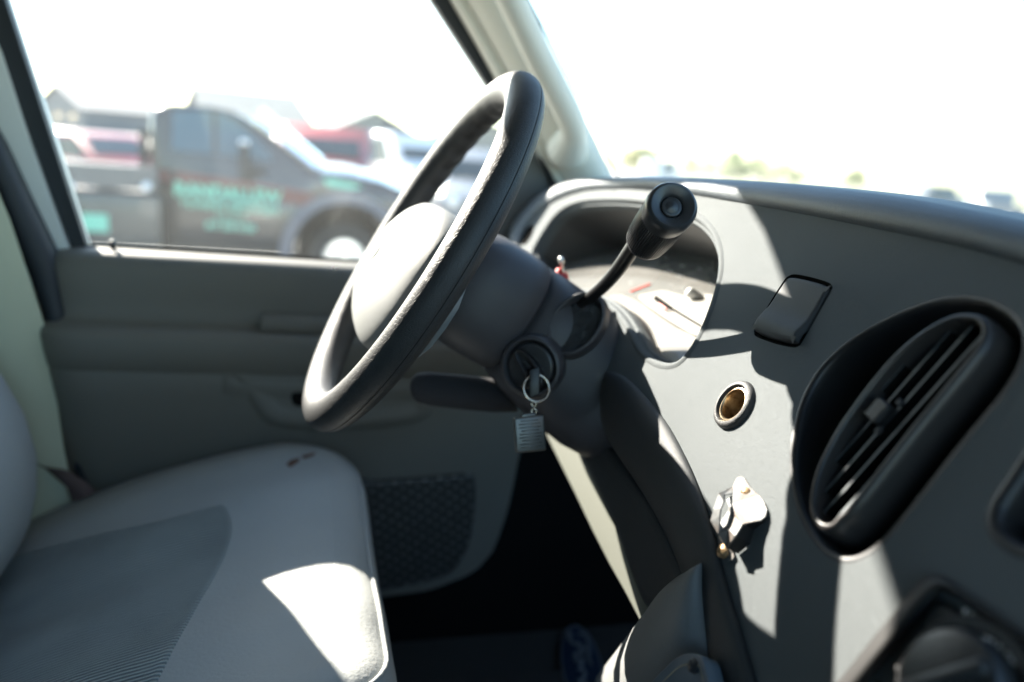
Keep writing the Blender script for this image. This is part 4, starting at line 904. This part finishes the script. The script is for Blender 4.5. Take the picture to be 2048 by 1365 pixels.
ttext('RANDALLEW', .20, 457, 388, .92, .008); ttext('TOWING RECOVERY', .115, 462, 415, .95, .003); ttext('BURLESON', .06, 462, 437, 1.1, .001); ttext('817 555 0150', .10, 462, 454, .92, .004)
panel('rocker', Tl((318, 488), (585, 503), (600, 515), (320, 500)), P_frame, truck, -.04, th=.3)
# flatbed: deck rails, headache rack, tool boxes
yb0, zb = T(298, 362)
m = MB(); m.box((XT-1.0, -4.6, zb), (2.3, 6.0, .10)); m.box((XT+.14, -4.6, zb+.03), (.06, 6.0, .24)); m.box((XT-2.14, -4.6, zb-.02), (.06, 6.0, .16)); tp_(m, 'deck', mat('deck_steel', (.14, .14, .14), .45, .3), smooth=False)
m = MB(); m.box((XT-1.0, -4.4, .62), (.9, 6.2, .22)); tp_(m, 'chassis', P_frame, smooth=False)
m = MB()
for u in (0, 1): m.box((XT-.1-1.8*u, yb0-.06, zb+.25), (.08, .08, .55))
for k in range(3): m.box((XT-1, yb0-.06, zb+.1+.18*k), (1.9, .05, .05))
tp_(m, 'headache_rack', P_frame, smooth=False)
yb, zb2 = T(215, 425); m = MB(); m.box((XT-.05, yb-.2, zb2-.06), (.5, 1.5, .56), None, .02); bx_ = tp_(m, 'tool_box', mat('tool_box_paint', (.05, .055, .055), .35, coat=.4))
y1_, z1_ = T(205, 440); panel('box_sign', [(y1_-.15, z1_-.10), (y1_+.10, z1_-.10), (y1_+.10, z1_+.08), (y1_-.15, z1_+.08)], P_mint, bx_, .215, th=.01)
for px in (150, 300):
    m = MB(); m.lathe((XT+.2, *T(px, 372)), (1, 0, 0), [(.0001, .03), (.035, .02), (.05, 0), (.05, -.02)], 16); tp_(m, 'marker_lamp', P_lamp)

# ---- cars. built round the origin, +Y forward, then placed
def car(name, x, y, z, rz, paint, kind='suv', **k):
    root = empty(name, (0, 0, 0), **k)
    L_, H_, W_ = dict(suv=(4.7, 1.8, 1.9), hatch=(4.0, 1.48, 1.7), van=(5.3, 2.1, 2.0), pickup=(5.4, 1.85, 1.95))[kind]
    h = L_/2
    if kind == 'pickup': pr = [(-h, .5), (-h, 1.05), (-.5, 1.08), (-.42, H_-.08), (-.2, H_), (.75, H_-.02), (1.35, 1.15), (h-.25, 1.05), (h, .9), (h, .5)]
    elif kind == 'van': pr = [(-h, .45), (-h, H_-.15), (-h+.15, H_), (.9, H_), (1.5, 1.25), (h-.2, 1.05), (h, .85), (h, .45)]
    elif kind == 'hatch': pr = [(-h, .35), (-h, .9), (-h+.35, H_-.1), (-.9, H_), (.2, H_-.02), (1.05, .98), (h-.2, .82), (h, .62), (h, .35)]
    else: pr = [(-h, .42), (-h, 1.1), (-h+.25, H_-.08), (-h+.6, H_), (.35, H_), (1.1, 1.16), (h-.25, 1.02), (h, .85), (h, .42)]
    m = MB(); prism(m, pr, W_/2, -W_/2, r=.12); b = m.build('body', paint, root, angle=45)
    belt = 1.12 if kind != 'hatch' else .9
    yb_, yf_ = (-.35, .85) if kind == 'pickup' else (-h+.35, .85)
    for s_ in (-1, 1):
        m = MB(); solid_poly(m, [V(s_*(W_/2+.006), yy, zz) for yy, zz in ((yb_, belt), (yf_+.1, belt), (yf_-.45, H_-.16), (yb_+.12, H_-.16))], (-s_*.03, 0, 0)); m.build('side_window', P_cglass, b, smooth=False)
        m = MB(); m.lathe((s_*(W_/2-.28), h-.02, .82 if kind != 'hatch' else .62), (0, 1, 0), [(.12, -.05), (.12, .02), (.001, .05)], 20); m.build('headlight', P_lamp, b)
    pr2 = {'pickup': ((.80, H_-.10), (1.30, 1.20)), 'van': ((.95, H_-.12), (1.45, 1.32)), 'hatch': ((.27, H_-.08), (1.0, 1.02)), 'suv': ((.42, H_-.10), (1.06, 1.22))}[kind]
    (ya, za), (yb2, zb_) = pr2; n = V(0, za-zb_, yb2-ya).normalized()*.015
    m = MB(); q = [V(-W_/2+.16, yb2, zb_), V(W_/2-.16, yb2, zb_), V(W_/2-.26, ya, za), V(-W_/2+.26, ya, za)]; solid_poly(m, [p+n for p in q], -n*3); m.build('windscreen', P_cglass, b, smooth=False)
    m = MB(); m.box((0, h-.02, .72 if kind != 'hatch' else .56), (W_*.5, .06, .2), None, .02); m.build('grille', P_frame, b)
    m = MB(); m.box((0, h, .5 if kind != 'hatch' else .4), (W_*.92, .14, .16), None, .04); m.build('bumper', P_grey if kind != 'pickup' else P_alu, b)
    rw = .36 if kind != 'hatch' else .3
    for s_ in (-1, 1):
        for yy in (-h+.85, h-.9): wheelset(root, s_*(W_/2-.1), yy, rw, rw, .22, (s_, 0, 0))
    root.location = (x, y, z); root.rotation_euler = (0, 0, R(rz)); return root
def ground_at(px, depth): v = ray(px, 300); p = CAM+v*depth; return p.x, p.y
x, y = ground_at(205, 19); car('small_car', x, y, 0, -50, P_red, 'hatch', label='small red car glimpsed behind the flatbed of the tow truck', cat_='car')
x, y = ground_at(655, 19); c = car('red_suv', x, y, 0, -98, P_red, 'suv', label='red vehicle with wide windscreen parked behind the tow truck bonnet', cat_='car'); c.scale = (1.1, 1.1, 1.13)
x, y = ground_at(812, 27); car('white_van', x, y, 0, -70, P_white, 'van', label='white van seen between the tow truck and the steering wheel', cat_='van')
x, y = ground_at(975, 17); car('grey_car', x, y, 0, -100, P_grey, 'suv', label='grey car beyond the door mirror', cat_='car')
x, y = ground_at(765, 40); car('pickup_truck', x, y, 0, -90, P_red, 'pickup', label='red pickup parked farther off beside the grey gabled house', cat_='pickup')
for i, (px, d_, rz, pm, kd_, lb) in enumerate(((1895, 60, 10, P_grey, 'suv', 'distant grey car seen over the dashboard near the right edge'), (1330, 75, 40, P_white, 'van', 'distant white van far ahead near the left end of the windscreen'), (2010, 48, 60, P_grey, 'pickup', 'distant grey pickup seen over the dashboard at the far right'))):
    x, y = ground_at(px, d_); car('distant_car', x, y, 0, rz, pm, kd_, label=lb, cat_='car')
# ---- houses
P_shing = mat('roof_shingles', (.16, .17, .175), .9, var=(2, .2)); P_brick = mat('grey_siding', (.20, .205, .21), .85, var=(3, .2)); P_pane = mat('house_window', (.08, .1, .12), .1)
def house(px, d_, w, dpt, hw, hr, rz, lb):
    x, y = ground_at(px, d_); r = empty('house', (0, 0, 0), label=lb, cat_='house')
    m = MB(); m.box((0, 0, hw/2), (w, dpt, hw)); solid_poly(m, [V(-w/2, -dpt/2+.1, hw+.002), V(w/2, -dpt/2+.1, hw+.002), V(0, -dpt/2+.1, hw+hr-.1)], (0, dpt-.2, 0)); wl = m.build('wall', P_brick, r, smooth=False)
    for wx in (-.3, 0, .3):
        for s_ in (-1, 1): m = MB(); m.box((wx*w, s_*dpt/2, hw*.55), (w*.12, .08, hw*.35)); m.build('window', P_pane, wl, smooth=False)
    m = MB(); e = .5
    for s_ in (-1, 1):
        a = V(s_*(w/2+e), 0, hw-e*hr/(w/2)); b = V(0, 0, hw+hr)
        solid_poly(m, [a+V(0, -dpt/2-e, 0), b+V(0, -dpt/2-e, 0), b+V(0, dpt/2+e, 0), a+V(0, dpt/2+e, 0)], (0, 0, .18))
    m.build('roof', P_shing, r, smooth=False); r.location = (x, y, 0); r.rotation_euler = (0, 0, R(rz))
house(722, 105, 12, 14, 2.4, 2.9, 100, 'house with steep grey gable behind the red vehicle'); house(490, 105, 19, 12, 3.0, 3.6, 15, 'broad roofed house rising behind the tow truck windscreen'); house(215, 130, 24, 14, 3.0, 3.4, 30, 'pale distant house behind the left end of the flatbed')
house(960, 90, 12, 12, 2.4, 2.3, 80, 'low grey roofed house seen through the steering wheel')
# ---- trees at the horizon
P_leaf = [mat('leaf_green', (.10, .16, .05), .7), mat('leaf_dark_green', (.045, .075, .03), .7), mat('leaf_yellow_green', (.16, .20, .06), .7)]; P_bark = mat('bark', (.12, .09, .07), .9)
def tree(px, d_, h, w, k, lb):
    x, y = ground_at(px, d_); r = empty('tree', (0, 0, 0), label=lb, cat_='tree', group='trees along the horizon')
    m = MB(); m.tube([V(0, 0, 0), V(.1, 0, h*.3), V(.05, .1, h*.6)], [h*.03, h*.022, h*.008], 8)
    for q in range(5): a = q*1.3; m.tube([V(.1, 0, h*(.25+.05*q)), V(math.cos(a)*w*.3, math.sin(a)*w*.3, h*(.5+.06*q))], [h*.012, h*.004], 6)
    m.build('trunk', P_bark, r)
    m = MB(); cl = [(random.uniform(-1, 1)*w*.38, random.uniform(-1, 1)*w*.38, h*random.uniform(.35, .88), w*random.uniform(.13, .24)) for _ in range(16)]
    for _ in range(1300):
        cx_, cy_, cz_, cr = random.choice(cl); d = Vector([random.gauss(0, 1) for _ in range(3)]).normalized()*cr*random.uniform(.6, 1.05)
        c0 = V(cx_, cy_, cz_)+d; s_ = h*random.uniform(.012, .03); u = Vector([random.gauss(0, 1) for _ in range(3)]).normalized(); v_ = u.orthogonal().normalized(); m.cm = random.choice((0, 0, 1, 2))
        m.add([c0-u*s_-v_*s_*.5, c0+u*s_-v_*s_*.5, c0+u*s_*.6+v_*s_, c0-u*s_*.6+v_*s_], [(0, 1, 2, 3)])
    m.build('crown', [P_leaf[k], P_leaf[1], P_leaf[2]], r, smooth=False); r.location = (x, y, 0)
for a in ((1480, 95, 4.0, 5.5, 0, 'roundest green tree above the dashboard behind the gear knob'), (1530, 100, 3.6, 5, 2, 'yellow green tree just right of the roundest horizon tree'), (1590, 110, 3.0, 4, 0, 'smaller green tree right of the pair behind the gear knob'), (1268, 120, 4.2, 6, 1, 'dark tree on the horizon beside the windscreen pillar'),
          (1303, 125, 4.2, 4, 1, 'narrow dark tree second from the windscreen pillar'), (1725, 120, 3.4, 4, 2, 'lone yellow green tree midway along the dashboard top'), (1402, 150, 4, 7, 0, 'low wide tree just left of the gear knob top')): tree(*a)
